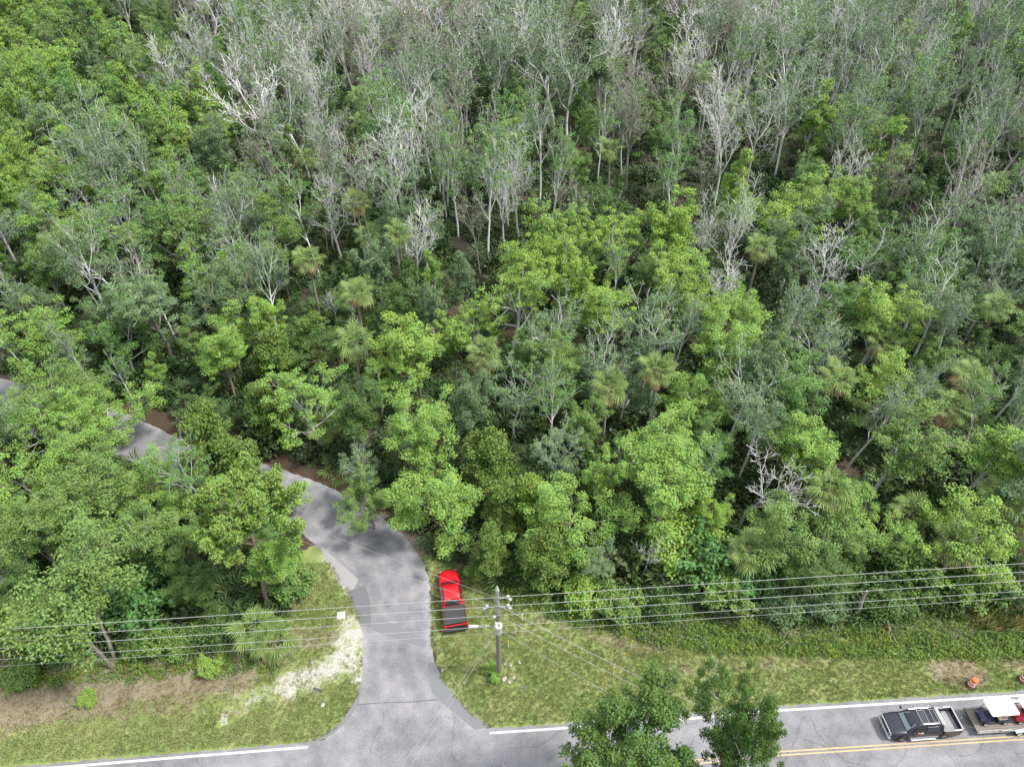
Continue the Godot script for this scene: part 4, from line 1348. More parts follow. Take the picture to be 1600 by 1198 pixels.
	part_box("sunroof", dk, paint.glass, Vector3(0, 1.905, -0.25), Vector3(0.84, 0.02, 0.5), 0.008)
	for q in [[-0.5, 0.5], [0.05, 0.85]]:   # rack bars outlined on the roof
		for sx in [-1.0, 1.0]:
			part_box("roof_rail", dk, paint.silver, Vector3(sx * 0.5, 1.91, (q[0] + q[1]) / 2), Vector3(0.035, 0.03, q[1] - q[0]), 0.008)
		part_box("roof_bar", dk, paint.silver, Vector3(0, 1.925, q[0]), Vector3(1.0, 0.025, 0.035), 0.008)
		part_box("roof_bar", dk, paint.silver, Vector3(0, 1.925, q[1]), Vector3(1.0, 0.025, 0.035), 0.008)
	part_box("hood_trim", dk, paint.chrome, Vector3(0, 0.98, -2.8), Vector3(1.5, 0.06, 0.08), 0.02)
	driver(dk)
	var ax := Basis(UP, dark_head)
	var rear := dk.position + ax * Vector3(0, 0, 3.05)
	var tr := rear + ax * Vector3(0.0, 0, 4.45)
	trailer("silver flat trailer carrying two golf carts behind the dark pickup", tr, dark_head)
	golf_cart("navy golf cart with white roof at the front of the trailer", tr + ax * Vector3(0.05, 0.637, -1.65), dark_head, paint.cartblue)
	golf_cart("red golf cart with white roof, cut by the right picture edge", tr + ax * Vector3(0.0, 0.637, 1.15), dark_head, paint.cartred)
	barrel(Vector3(38.17, 0.00, -28.84), 0.3, "orange and white traffic barrel nearer to the dark pickup")
	barrel(Vector3(42.73, 0.00, -29.28), 1.0, "orange and white traffic barrel cut by the right picture edge")
	utility_pole(Vector3(-1.08, 0.00, -29.67))
	# wires that follow the road: four, then a thin one
	var pz := -29.67
	var px := -1.08
	var rows := [[11.66, 0.018, "topmost of the white wires along the road"], [10.5, 0.018, "second white wire from the top along the road"], [9.3, 0.018, "third white wire from the top along the road"], [8.05, 0.016, "fourth, thinner wire from the top along the road"], [7.1, 0.012, "lowest, faint cable along the road"]]
	for q in rows:
		var l := Vector3(-92, q[0] + 0.1, pz + 0.0735 * 91)
		var r := Vector3(90, q[0] + 0.2, pz - 0.0735 * 91)
		var side := 0.16 if q[0] > 8.5 else 0.3
		wire(q[2], l + Vector3(0, 0, side), r + Vector3(0, 0, side), 0.0, q[1], paint.wire if q[1] > 0.02 else paint.wire_dim)
	# service wires
	var top := Vector3(px, 0, pz)
	wire("white service wire from pole towards the foreground treetop, upper", top + Vector3(0.1, 10.7, 0.1), Vector3(9.43, 9.30, -24.64) + (Vector3(9.43, 9.30, -24.64) - (top + Vector3(0.1, 10.7, 0.1))) * 0.5, 0.25, 0.017, paint.wire_dim, "service wires at the pole")
	wire("white service wire from pole towards the foreground treetop, lower", top + Vector3(0.1, 9.3, 0.1), Vector3(9.09, 8.30, -24.59) + (Vector3(9.09, 8.30, -24.59) - (top + Vector3(0.1, 9.3, 0.1))) * 0.5, 0.25, 0.015, paint.wire_dim, "service wires at the pole")
	wire("thin grey wire over the grass verge below the white service wires", top + Vector3(0.1, 7.4, 0.15), Vector3(7.46, 6.60, -24.87) + (Vector3(7.46, 6.60, -24.87) - (top + Vector3(0.1, 7.4, 0.15))) * 0.7, 0.3, 0.014, paint.wire_dim, "service wires at the pole")
	for q in [[11.4, Vector3(-16.76, 11.00, -36.82), 0.009, "uppermost faint wire crossing the side road above the red pickup"], [10.3, Vector3(-16.88, 9.90, -35.98), 0.009, "middle faint wire crossing the side road over the red pickup"], [9.2, Vector3(-12.43, 8.80, -34.15), 0.008, "lowest faint wire slanting over the red pickup's bed"]]:
		var a: Vector3 = top + Vector3(-0.1, q[0], -0.1)
		wire(q[3], a, q[1] + (q[1] - a) * 0.35, 0.2, q[2], paint.wire_dim, "faint wires to the upper left of the pole")
	for q in [[7.6, Vector3(-7.58, 6.40, -19.93), "left"], [7.3, Vector3(-6.99, 6.00, -20.09), "right"]]:
		var a: Vector3 = top + Vector3(-0.1, q[0], 0.2)
		wire("%s of two thin cables falling from the pole across the junction" % q[2], a, q[1] + (q[1] - a) * 0.3, 0.15, 0.009, paint.wire_dim, "cables across the junction")
	# street name sign, blank from here
	var sg := thing("street_sign", "small green-grey street name sign on a post in the grass", "street sign", Vector3(0.84, 0.00, -27.49))
	part_tube("post", sg, paint.galv, [Vector3(0, -0.1, 0), Vector3(0, 2.25, 0)], 0.035)
	part_box("name_plate", sg, paint.steel, Vector3(0, 2.36, 0), Vector3(0.85, 0.2, 0.03), 0.005)
	# stop sign, seen from behind and above
	var st := thing("stop_sign", "stop sign seen from behind at the left corner of junction", "road sign", Vector3(-15.42, 0.00, -27.18), -0.2323 )
	part_tube("post", st, paint.galv, [Vector3(0, -0.1, 0), Vector3(0, 2.95, 0)], 0.035)
	var oc := Buf.new()
	lathe(oc, [Vector2(0.001, -0.012), Vector2(0.4, -0.012), Vector2(0.4, 0.012), Vector2(0.001, 0.012)], 8, Transform3D(Basis(Vector3(1, 0, 0), PI / 2) * Basis(UP, PI / 8), Vector3(0, 2.55, -0.05)))
	put("sign_plate", oc.mesh(), st, paint.steel)
	var fc := Buf.new()
	lathe(fc, [Vector2(0.001, 0.0), Vector2(0.385, 0.0), Vector2(0.385, 0.004), Vector2(0.001, 0.004)], 8, Transform3D(Basis(Vector3(1, 0, 0), -PI / 2) * Basis(UP, PI / 8), Vector3(0, 2.55, -0.066)))
	put("sign_face", fc.mesh(), st, paint.tail)
	part_box("footing", st, paint.concrete, Vector3(0, 0.04, 0), Vector3(0.3, 0.14, 0.3), 0.04)
	# pale utility cover in the left verge
	var uc := thing("utility_cover", "square white utility cover in the left verge by the road", "utility cover", Vector3(-15.42, 0.00, -35.32), 0.12)
	part_box("cover_frame", uc, paint.concrete, Vector3(0, 0.05, 0), Vector3(0.72, 0.16, 0.72), 0.02)
	part_box("lid", uc, paint.white, Vector3(0, 0.14, 0), Vector3(0.6, 0.05, 0.6), 0.015)
	# yellow-topped marker stakes
	var spots := [[Vector3(10.34, 0.00, -32.22), "yellow-topped stake farthest to the right on the dry grass"], [Vector3(9.53, 0.00, -31.04), "yellow-topped stake second from the wood in the right-hand row"], [Vector3(8.51, 0.00, -29.78), "yellow-topped stake third from the wood in the right-hand row"], [Vector3(7.42, 0.00, -28.46), "yellow-topped stake nearest to the foreground treetop"], [Vector3(-0.33, 0.00, -32.22), "yellow-topped stake right of the utility pole, lower"], [Vector3(0.34, 0.00, -33.43), "white stake just right of the utility pole, middle"], [Vector3(0.92, 0.00, -34.81), "white stake right of the utility pole, uppermost"], [Vector3(-1.64, 0.00, -36.77), "yellow stake behind the utility pole"]]
	for k in spots.size():
		var m := thing("marker_stake", spots[k][1], "marker stake", spots[k][0], 0.0, "marker stakes in the grass verge")
		part_tube("stake", m, paint.white, [Vector3(0, -0.05, 0), Vector3(0, 0.75, 0)], 0.03, 6)
		part_tube("stake_top", m, paint.yellow if k < 5 or k == 7 else paint.white, [Vector3(0, 0.75, 0), Vector3(0, 1.2, 0)], 0.04, 6)
	# white rocks at the foot of the pole
	rng.seed = 500
	var rocks := [[Vector3(-0.64, 0.00, -29.34), 0.42], [Vector3(-0.21, 0.00, -29.11), 0.3], [Vector3(0.16, 0.00, -29.45), 0.24], [Vector3(0.66, 0.00, -30.81), 0.26], [Vector3(-0.11, 0.00, -30.58), 0.3], [Vector3(-0.60, 0.00, -30.69), 0.2]]
	var where := ["largest pale rock at the foot of the utility pole", "pale rock right of the largest one by the pole", "small pale rock at the right end of the rock group", "lone pale rock up the verge from the pole's foot", "flat pale rock above the pole-foot group", "smallest pale rock touching the pole's shadow side"]
	for k in rocks.size():
		var b := Buf.new()
		var r: float = rocks[k][1]
		blob(b, [[Vector3(rnd(-0.3, 0) * r, 0.1 * r, rnd(-0.3, 0.3) * r), Vector3(rnd(0, 0.4) * r, 0.15 * r, rnd(-0.3, 0.3) * r), r * 0.5, r * 0.4], [Vector3(0, 0.2 * r, 0), Vector3(rnd(-0.3, 0.3) * r, 0.35 * r, rnd(-0.3, 0.3) * r), r * 0.4, r * 0.25]], r * 0.16, r * 0.1)
		var ro := put("rock", b.mesh(), self, paint.stone)
		ro.position = rocks[k][0]
		tag(ro, where[k], "rock", "pale rocks by the utility pole")
	# fallen limbs at the wood edge
	var limbs := [[Vector3(22.86, 0.00, -34.49), Vector3(24.58, 0.00, -33.56), 0.07, "short bleached limb in weeds, leftmost of those under the wires"], [Vector3(33.44, 0.00, -34.49), Vector3(33.55, 0.00, -32.70), 0.12, "thick weathered limb slanting out of the weeds"], [Vector3(32.78, 0.00, -31.51), Vector3(33.54, 0.00, -31.62), 0.06, "small white forked stick lying on the mown grass"], [Vector3(31.23, 0.00, -34.68), Vector3(32.75, 0.00, -36.11), 0.06, "grey fallen limb left of the thick weathered one"], [Vector3(34.20, 0.00, -34.94), Vector3(35.34, 0.00, -35.32), 0.05, "pale broken stick above the thick weathered limb"], [Vector3(38.28, 0.00, -33.25), Vector3(39.88, 0.00, -33.06), 0.06, "pale flat limb in the brush right of the thick one"], [Vector3(28.16, 0.00, -34.94), Vector3(29.15, 0.00, -34.49), 0.06, "bleached twiggy limb left of the standing snag"], [Vector3(40.77, 0.00, -35.45), Vector3(41.41, 0.00, -33.87), 0.07, "dark fallen limb next to the rusty grass tussock"], [Vector3(20.32, 0.00, -35.78), Vector3(19.05, 0.00, -34.05), 0.11, "reddish broken limb on the bare ground under the wires"], [Vector3(12.05, 0.00, -34.81), Vector3(14.00, 0.00, -34.49), 0.06, "pale stick at the left end of the weedy strip"], [Vector3(-38.94, 0.00, -31.16), Vector3(-34.38, 0.00, -32.04), 0.14, "long bleached log lying by the twin leaning trunks"]]
	for q in limbs:
		var b := Buf.new()
		b.tinted = true
		var a: Vector3 = q[0]
		var d: Vector3 = q[1] - q[0]
		var pts := []
		var rad := []
		for k in 7:
			pts.append(d * k / 6.0 + UP * (q[2] + 0.12 + 0.1 * sin(k * 1.1)) + Vector3(rnd(-1, 1), rnd(-0.3, 0.6), rnd(-1, 1)) * 0.05 * d.length())
			rad.append(q[2] * (1.0 - 0.1 * k))
		tube(b, pts, rad, 6, Color.WHITE, true)
		for k in 5:
			var from: Vector3 = pts[2 + k % 4]
			var e := (d.normalized() * 0.6 + rvec()).normalized()
			e.y = absf(e.y) * 0.6
			tube(b, [from, from + e * d.length() * 0.2, from + (e + rvec() * 0.3) * d.length() * 0.38], [q[2] * 0.5, q[2] * 0.35, q[2] * 0.2], 4)
		var lo := put("dead_branch", b.mesh(), self, bark.red if q[3].begins_with("reddish") else bark.grey)
		lo.position = a
		tag(lo, q[3], "branch")
	# snag: a standing broken trunk under the wires
	var sn := Buf.new()
	sn.tinted = true
	tube(sn, [Vector3(0, -0.2, 0), Vector3(0.06, 1.2, 0.05), Vector3(-0.05, 2.6, -0.1), Vector3(0.1, 3.6, -0.2)], [0.24, 0.19, 0.17, 0.1], 9, Color.WHITE, true)
	tube(sn, [Vector3(0, 2.4, -0.1), Vector3(0.3, 3.0, 0.1)], [0.08, 0.04], 5, Color.WHITE, true)
	var so := put("tree_snag", sn.mesh(), self, bark.white)
	so.position = Vector3(30.89, 0.00, -35.32)
	so.set_surface_override_material(0, bark.grey)
	tag(so, "broken pale trunk standing alone under the wires", "snag")


# ---------------------------------------------------------------- planting
var taken := []   # [place, radius] of every planted tree
const NEAR_ROWS := ["ggs sgk kbk ggk kok okk ggk gkk kgk ksg", "gkg kgk gkg ggg kok okk ggk gkk kgk ksg", "ggk gks gkg ygk yyk okg ygg sgg gsk kgs", "gyg ggk oog ygg ygg skg sgk kgs ggs gsg", "ggs ggs ykg oog yyg ggs sgs yyg sgs ksg", "ggs sgg sgg kgb kgo yyg yys gbs sbk ggs", "gys sgs sbg kkb sbs ksb kbs ysb gbk sgb", "ygg gyg sbb bbk bsg sbk bbk bsb ysg sgs", "gyg kgk bsg bbs bsk sbs bbk bbs bgs sgb", "gyg ggs bsg bbs sbb sbk bsg bbs sbg bks", "gsg gsk bgs bbs sbg sbs bgb bbk sbs bsk"]
const EDGES := [36.0, 43.0, 51.0, 61.0, 74.0, 91.0, 114.0, 146.0, 198.0, 250.0]


func band_of(d: float) -> int:
	for k in EDGES.size():
		if d < EDGES[k]:
			return k
	return EDGES.size()


func sector_of(p: Vector2) -> float:   # 0 at the left side of the parcel, 10 at its right
	return 5.0 + p.x / (0.766 * -p.y + 30.0) / 0.145


func clear_of(p: Vector2, r: float) -> bool:
	for q in taken:
		if p.distance_to(q[0]) < r + q[1]:
			return false
	return true


func b_far(p: Vector2) -> bool:
	return p.y < -91.0


func zone_words(p: Vector2) -> String:
	var b := band_of(-p.y)
	var s := sector_of(p)
	var how_far := "at wood edge" if b < 2 else ("in near wood" if b < 4 else ("in middle wood" if b < 6 else ("in far wood" if b < 8 else "along picture top")))
	var line := "far left" if s < 1.6 else ("above the road bend" if s < 3.4 else ("above the red pickup" if s < 4.7 else ("above the utility pole" if s < 6.0 else ("above the foreground treetop" if s < 7.6 else ("above the dark pickup" if s < 9.0 else "far right")))))
	return how_far + " " + line


const SHAPE_WORD := {"broad0": "round", "broad1": "spreading", "broad2": "upright", "broad3": "ragged", "broad4": "oval", "broad5": "layered", "broad6": "loose", "thin0": "open", "thin1": "flat-topped", "thin2": "slender", "thin3": "crooked", "bare0": "fan-shaped", "bare1": "spreading", "bare2": "slender", "bare3": "gnarled", "cedar0": "pointed", "cedar1": "broad"}
const TINT_WORD := {"bright": "bright green", "yellow": "yellow-green", "mid": "mid green", "dark": "dark green", "blue": "blue-green", "jade": "cool green", "moss": "dull mossy", "lime": "lime green", "grey": "grey-green", "olive": "olive"}


func hero(called: String, variant: String, tint: String, bark_name: String, at: Vector3, height: float, lean: Vector2, label: String, category: String) -> void:
	var sc: float = height / kinds[variant].h
	var o := tree(called, variant, tint, bark_name, at, sc, rnd(0, TAU), Vector2.ZERO, label, category)
	o.basis = Basis(Vector3(1, 0, 0), lean.x) * Basis(Vector3(0, 0, 1), lean.y) * o.basis
	taken.append([Vector2(at.x, at.z), {"broadleaf_tree": 2.3, "thin_tree": 2.0, "bare_tree": 1.6, "cedar_tree": 1.6, "pine_tree": 2.6, "shrub": 1.1}[called] * clampf(sc, 0.6, 1.3)])


func plant_forest() -> void:
	rng.seed = 4242
	hero("pine_tree", "pine0", "pine", "red", Vector3(-22.24, 0, -36.00), 17, Vector2(0, -0.12), "tall rounded pine with a bare curved lower trunk at the road bend", "pine tree")
	hero("broadleaf_tree", "twin0", "mid", "grey", Vector3(-34.08, 0, -30.75), 14.5, Vector2(0, 0), "small-leaved tree on twin leaning grey trunks beside the bare verge", "broadleaf tree")
	hero("broadleaf_tree", "broad0", "mid", "grey", Vector3(-42.10, 0, -38.59), 11, Vector2(0, 0), "mid green leafy tree at the left edge above the dead limbs", "broadleaf tree")
	hero("broadleaf_tree", "broad3", "mid", "pale", Vector3(-33.16, 0, -39.86), 10, Vector2(0, 0), "small-leaved oak with silvery twigs just left of the rounded pine", "broadleaf tree")
	hero("broadleaf_tree", "broad0", "mid", "grey", Vector3(-38.57, 0, -42.32), 12, Vector2(0, 0), "broad mid green oak two crowns left of the rounded pine", "broadleaf tree")
	hero("broadleaf_tree", "broad1", "bright", "grey", Vector3(-34.57, 0, -44.05), 9.5, Vector2(0, 0), "pale green oak crown covering the near side of the side road", "broadleaf tree")
	hero("broadleaf_tree", "broad1", "bright", "grey", Vector3(-44.45, 0, -45.32), 11, Vector2(0, 0), "light green oak above the left edge with bleached twigs", "broadleaf tree")
	hero("broadleaf_tree", "broad0", "bright", "grey", Vector3(-42.84, 0, -50.30), 10, Vector2(0, 0), "bright green round crown just left of the visible road gap", "broadleaf tree")
	hero("broadleaf_tree", "broad3", "bright", "pale", Vector3(-49.54, 0, -53.38), 9, Vector2(0, 0), "pale green low crown below the shaded stretch of side road", "broadleaf tree")
	hero("broadleaf_tree", "broad2", "mid", "brown", Vector3(-29.42, 0, -38.32), 9, Vector2(0, 0), "mid green crown in the shade behind the rounded pine trunk", "broadleaf tree")
	hero("broadleaf_tree", "broad0", "dark", "brown", Vector3(-27.20, 0, -34.75), 7, Vector2(0, 0), "dark green low tree between the pine trunk and the palm clump", "broadleaf tree")
	hero("broadleaf_tree", "broad2", "bright", "brown", Vector3(-20.67, 0, -36.97), 9, Vector2(0, 0), "leafy green tree filling the bank right of the pine trunk", "broadleaf tree")
	hero("shrub", "shrub2", "blue", "grey", Vector3(-33.06, 0, -34.95), 6, Vector2(0, 0), "fresh blue-green tall shrub right of the twin leaning trunks", "shrub")
	hero("shrub", "shrub0", "yellow", "grey", Vector3(-42.61, 0, -33.86), 3.2, Vector2(0, 0), "yellow-green shrub beside the bleached dead limbs at left", "shrub")
	hero("shrub", "shrub1", "blue", "grey", Vector3(-39.29, 0, -32.05), 2.8, Vector2(0, 0), "low glossy green shrub under the twin leaning trunks", "shrub")
	hero("shrub", "shrub0", "mid", "grey", Vector3(-30.89, 0, -32.12), 2.6, Vector2(0, 0), "green shrub on the bank left of the palm clump", "shrub")
	hero("shrub", "shrub1", "dark", "grey", Vector3(-26.09, 0, -33.32), 2.6, Vector2(0, 0), "dark shrub in the shade beside the roadside palm clump", "shrub")
	hero("shrub", "shrub0", "mid", "grey", Vector3(-20.53, 0, -38.04), 3, Vector2(0, 0), "green shrub on the grassy bank above the palm clump", "shrub")
	hero("bare_tree", "bare3", "mid", "white", Vector3(-42.00, 0, -37.24), 7, Vector2(0.2, 0.3), "bleached dead tree with crooked limbs at the left edge", "bare tree")
	hero("broadleaf_tree", "broad0", "dark", "grey", Vector3(-42.80, 0, -35.53), 8, Vector2(0, 0), "dark green tree behind the bleached crooked limbs", "broadleaf tree")
	hero("cedar_tree", "cedar0", "olive", "red", Vector3(-31.27, 0, -51.46), 11, Vector2(0, 0), "pointed olive cedar standing against the bend of the side road", "cedar")
	hero("cedar_tree", "cedar1", "olive", "red", Vector3(-28.20, 0, -49.89), 8, Vector2(0, 0), "short olive cedar right of the pointed cedar by the road", "cedar")
	hero("broadleaf_tree", "broad0", "bright", "pale", Vector3(-48.24, 0, -57.69), 8, Vector2(0, 0), "light green crown covering the road between its two visible gaps", "broadleaf tree")
	hero("broadleaf_tree", "broad1", "mid", "pale", Vector3(-44.41, 0, -51.75), 8, Vector2(0, 0), "mid green crown touching the left end of the bright road gap", "broadleaf tree")
	hero("broadleaf_tree", "broad2", "bright", "brown", Vector3(-27.57, 0, -45.24), 8, Vector2(0, 0), "leafy crown peeping out behind the top of the rounded pine", "broadleaf tree")
	hero("broadleaf_tree", "broad1", "bright", "pale", Vector3(-52.59, 0, -57.93), 9, Vector2(0, 0), "light green crown over the shaded left end of the side road", "broadleaf tree")
	hero("shrub", "shrub2", "bright", "grey", Vector3(-23.41, 0, -45.88), 4.5, Vector2(0, 0), "leafy bright shrub at the inner side of the road bend", "shrub")
	hero("shrub", "shrub0", "mid", "grey", Vector3(9.43, 0, -35.77), 2.8, Vector2(0, 0), "mid green shrub under the wires, below the feathery grey-green tree", "shrub")
	hero("shrub", "shrub1", "dark", "grey", Vector3(14.00, 0, -35.59), 2.4, Vector2(0, 0), "low dark shrub under the wires right of the white forked stem", "shrub")
	hero("shrub", "shrub2", "mid", "grey", Vector3(19.15, 0, -36.32), 4, Vector2(0, 0), "mid green shrub beside the reddish broken limb", "shrub")
	hero("shrub", "shrub1", "moss", "grey", Vector3(24.29, 0, -35.77), 2.8, Vector2(0, 0), "dull shrub under the wires left of the standing snag", "shrub")
	hero("shrub", "shrub0", "moss", "grey", Vector3(27.67, 0, -35.52), 2.6, Vector2(0, 0), "mossy green shrub close against the left of the snag", "shrub")
	hero("shrub", "shrub1", "dark", "grey", Vector3(33.50, 0, -36.03), 3, Vector2(0, 0), "dark shrub right of the snag behind fallen limbs", "shrub")
	hero("shrub", "shrub2", "dark", "grey", Vector3(37.82, 0, -37.36), 3, Vector2(0, 0), "dark shrub at the foot of the leaning grey stems", "shrub")
	hero("shrub", "shrub0", "mid", "grey", Vector3(42.31, 0, -37.21), 3.4, Vector2(0, 0), "green shrub behind the tall rusty grass at right", "shrub")
	hero("shrub", "shrub1", "mid", "grey", Vector3(-28.27, 0, -32.24), 2.2, Vector2(0, 0), "low green shrub on the bank below the dark shaded one", "shrub")
	hero("shrub", "shrub0", "yellow", "grey", Vector3(-25.50, 0, -30.08), 1.3, Vector2(0, 0), "small yellow-green fern clump on the bare left bank", "shrub")
	hero("shrub", "shrub1", "yellow", "grey", Vector3(-34.56, 0, -27.52), 1.1, Vector2(0, 0), "tiny yellow-green fern clump alone in the dry grass at left", "shrub")
	hero("shrub", "shrub1", "mid", "grey", Vector3(-40.81, 0, -29.43), 2, Vector2(0, 0), "leafy clump at the left end of the bare bank", "shrub")
	hero("shrub", "shrub0", "bright", "grey", Vector3(-1.50, 0, -29.80), 1.1, Vector2(0, 0), "small bright plant growing at the foot of the utility pole", "shrub")
	hero("broadleaf_tree", "broad1", "mid", "pale", Vector3(-50.38, 0, -57.74), 12, Vector2(0, 0), "mid green crown shading the leftmost visible end of the side road", "broadleaf tree")
	hero("broadleaf_tree", "broad1", "bright", "pale", Vector3(-44.00, 0, -57.53), 10.5, Vector2(0, 0), "light green spreading tree with pale limbs over the side road", "broadleaf tree")
	hero("broadleaf_tree", "broad0", "bright", "grey", Vector3(-55.17, 0, -66.80), 12, Vector2(0, 0), "wide fresh green crown beyond the shaded road at left", "broadleaf tree")
	hero("broadleaf_tree", "broad3", "grey", "grey", Vector3(-44.49, 0, -72.44), 13, Vector2(0, 0), "largest grey-green oak in the forest left of the bend", "broadleaf tree")
	hero("broadleaf_tree", "broad2", "bright", "grey", Vector3(-33.66, 0, -64.67), 11, Vector2(0, 0), "bright green upright tree between the largest oak and olive cedars", "broadleaf tree")
	hero("cedar_tree", "cedar1", "olive", "red", Vector3(-28.50, 0, -67.03), 8.5, Vector2(0, 0), "broad olive cedar left of the flat green tree at the curve", "cedar")
	hero("cedar_tree", "cedar0", "olive", "red", Vector3(-24.59, 0, -70.54), 9, Vector2(0, 0), "olive cedar below the sunlit fan palm", "cedar")
	hero("cedar_tree", "cedar1", "olive", "red", Vector3(-27.35, 0, -58.16), 8, Vector2(0, 0), "dark olive cedar overhanging the outer kerb of the bend", "cedar")
	hero("broadleaf_tree", "broad3", "bright", "pale", Vector3(-21.11, 0, -56.28), 11, Vector2(0, 0), "light green layered tree with crooked pale limbs above the bend", "broadleaf tree")
	hero("broadleaf_tree", "broad2", "dark", "pale", Vector3(-16.24, 0, -54.26), 11, Vector2(0, 0), "dark green tree just behind the layered tree above the bend", "broadleaf tree")
	hero("thin_tree", "thin1", "grey", "pale", Vector3(-15.26, 0, -48.60), 8, Vector2(0, 0), "silvery sprawling tree hanging over the outer bend of the road", "thin-leaved tree")
	hero("broadleaf_tree", "broad0", "bright", "pale", Vector3(-9.28, 0, -51.56), 12, Vector2(0, 0), "bright green tree with forked pale stem above the big leafy one", "broadleaf tree")
	hero("broadleaf_tree", "broad1", "bright", "brown", Vector3(-8.67, 0, -45.31), 11, Vector2(0.05, 0), "big bright leafy tree hanging over the bend above the red pickup", "broadleaf tree")
	hero("broadleaf_tree", "broad1", "mid", "brown", Vector3(-13.85, 0, -45.07), 7, Vector2(0, 0), "low green boughs reaching over the asphalt left of the big leafy tree", "broadleaf tree")
	hero("broadleaf_tree", "broad2", "yellow", "brown", Vector3(-10.60, 0, -62.40), 14, Vector2(0, 0), "bright yellow-green tree, most vivid crown in the middle of the forest", "broadleaf tree")
	hero("cedar_tree", "cedar1", "olive", "red", Vector3(-2.27, 0, -49.81), 9, Vector2(0, 0), "olive cedar right of the big bright leafy tree", "cedar")
	hero("cedar_tree", "cedar1", "yellow", "red", Vector3(2.15, 0, -44.42), 8, Vector2(0, 0), "yellow-olive cedar between the two bright leafy trees", "cedar")
	hero("cedar_tree", "cedar0", "olive", "red", Vector3(-2.05, 0, -39.60), 7, Vector2(0, 0), "olive cedar nearest to the red pickup", "cedar")
	hero("cedar_tree", "cedar1", "olive", "red", Vector3(2.88, 0, -38.70), 7.5, Vector2(0, 0), "dark olive cedar straight behind the utility pole", "cedar")
	hero("cedar_tree", "cedar1", "olive", "red", Vector3(-0.62, 0, -44.88), 7, Vector2(0, 0), "dull brown-green cedar in the shade above the red pickup", "cedar")
	hero("broadleaf_tree", "broad1", "bright", "grey", Vector3(6.13, 0, -42.95), 11, Vector2(0, 0), "bright green tree with thick leaning trunk, left of a close pair", "broadleaf tree")
	hero("broadleaf_tree", "broad0", "bright", "grey", Vector3(13.64, 0, -43.59), 13, Vector2(0, 0), "large bright green crown, right of a close pair", "broadleaf tree")
	hero("broadleaf_tree", "broad0", "bright", "grey", Vector3(15.14, 0, -48.41), 12, Vector2(0, 0), "bright clumped crown just under the white-stemmed palm", "broadleaf tree")
	hero("bare_tree", "bare3", "mid", "pale", Vector3(22.72, 0, -44.91), 12, Vector2(0, 0), "bare whitish tree with gnarled limbs above the drooping palm", "bare tree")
	hero("shrub", "shrub2", "blue", "grey", Vector3(18.39, 0, -38.80), 5.5, Vector2(0, 0), "blue-green tall shrub left of the drooping palm", "shrub")
	hero("shrub", "shrub1", "blue", "grey", Vector3(23.22, 0, -38.69), 4, Vector2(0, 0), "blue-green shrub right under the drooping palm", "shrub")
	hero("shrub", "shrub0", "yellow", "grey", Vector3(6.65, 0, -36.76), 2.8, Vector2(0, 0), "yellow-green shrub under the wires right of the utility pole", "shrub")
	hero("thin_tree", "thin1", "grey", "grey", Vector3(7.62, 0, -37.69), 7, Vector2(0, 0), "feathery grey-green tree at the wood edge under the wires", "thin-leaved tree")
	hero("bare_tree", "bare3", "mid", "pale", Vector3(12.23, 0, -39.06), 5.5, Vector2(0, 0), "small white forked dead tree in a dark gap at the wood edge", "bare tree")
	hero("shrub", "shrub0", "yellow", "grey", Vector3(16.03, 0, -41.36), 4.5, Vector2(0, 0), "yellow-green climber-covered shrub right of the white forked stem", "shrub")
	hero("broadleaf_tree", "broad2", "bright", "grey", Vector3(28.90, 0, -47.97), 12, Vector2(0, 0), "feathery light green crown right of the bare whitish tree", "broadleaf tree")
	hero("broadleaf_tree", "broad1", "mid", "grey", Vector3(25.87, 0, -40.71), 11, Vector2(0, 0), "wide mid green tree above and right of the drooping palm", "broadleaf tree")
	hero("broadleaf_tree", "broad3", "dark", "brown", Vector3(26.27, 0, -37.50), 8, Vector2(0, 0), "dark green tree at the wood edge in line with the foreground treetop", "broadleaf tree")
	hero("shrub", "shrub2", "dark", "grey", Vector3(29.04, 0, -37.66), 4, Vector2(0, 0), "dark green shrub under the wires near the snag", "shrub")
	hero("broadleaf_tree", "broad1", "bright", "grey", Vector3(33.52, 0, -43.04), 9, Vector2(0, 0), "bright leafy crown resting over the pale shaggy palm", "broadleaf tree")
	hero("broadleaf_tree", "broad0", "mid", "pale", Vector3(36.83, 0, -48.12), 13, Vector2(0, -0.25), "tall mid green tree on two leaning grey stems", "broadleaf tree")
	hero("broadleaf_tree", "broad1", "yellow", "pale", Vector3(40.78, 0, -41.44), 11, Vector2(0, -0.25), "yellow-green leaning tree on bundled pale stems at right", "broadleaf tree")
	hero("broadleaf_tree", "broad2", "bright", "pale", Vector3(44.63, 0, -47.26), 13, Vector2(0, -0.25), "bright green tree at the right edge of the picture", "broadleaf tree")
	hero("shrub", "shrub2", "mid", "grey", Vector3(36.57, 0, -39.19), 4.5, Vector2(0, 0), "mid green thicket between leaning trunks at the wood edge", "shrub")
	hero("thin_tree", "thin0", "grey", "pale", Vector3(36.81, 0, -53.47), 12, Vector2(0, -0.2), "thin grey-green tree with a bent white limb on leaning trunks", "thin-leaved tree")
	hero("broadleaf_tree", "broad1", "yellow", "pale", Vector3(42.48, 0, -61.14), 11, Vector2(0, -0.2), "flat yellow-green canopy on two grey leaning trunks", "broadleaf tree")
	hero("thin_tree", "thin3", "grey", "white", Vector3(36.97, 0, -68.08), 12, Vector2(0, 0), "pale branching tree with open silvery foliage at right middle", "thin-leaved tree")
	hero("broadleaf_tree", "broad0", "yellow", "pale", Vector3(43.61, 0, -69.69), 13, Vector2(0, -0.1), "yellow-tinged tree with one long white dead limb", "broadleaf tree")
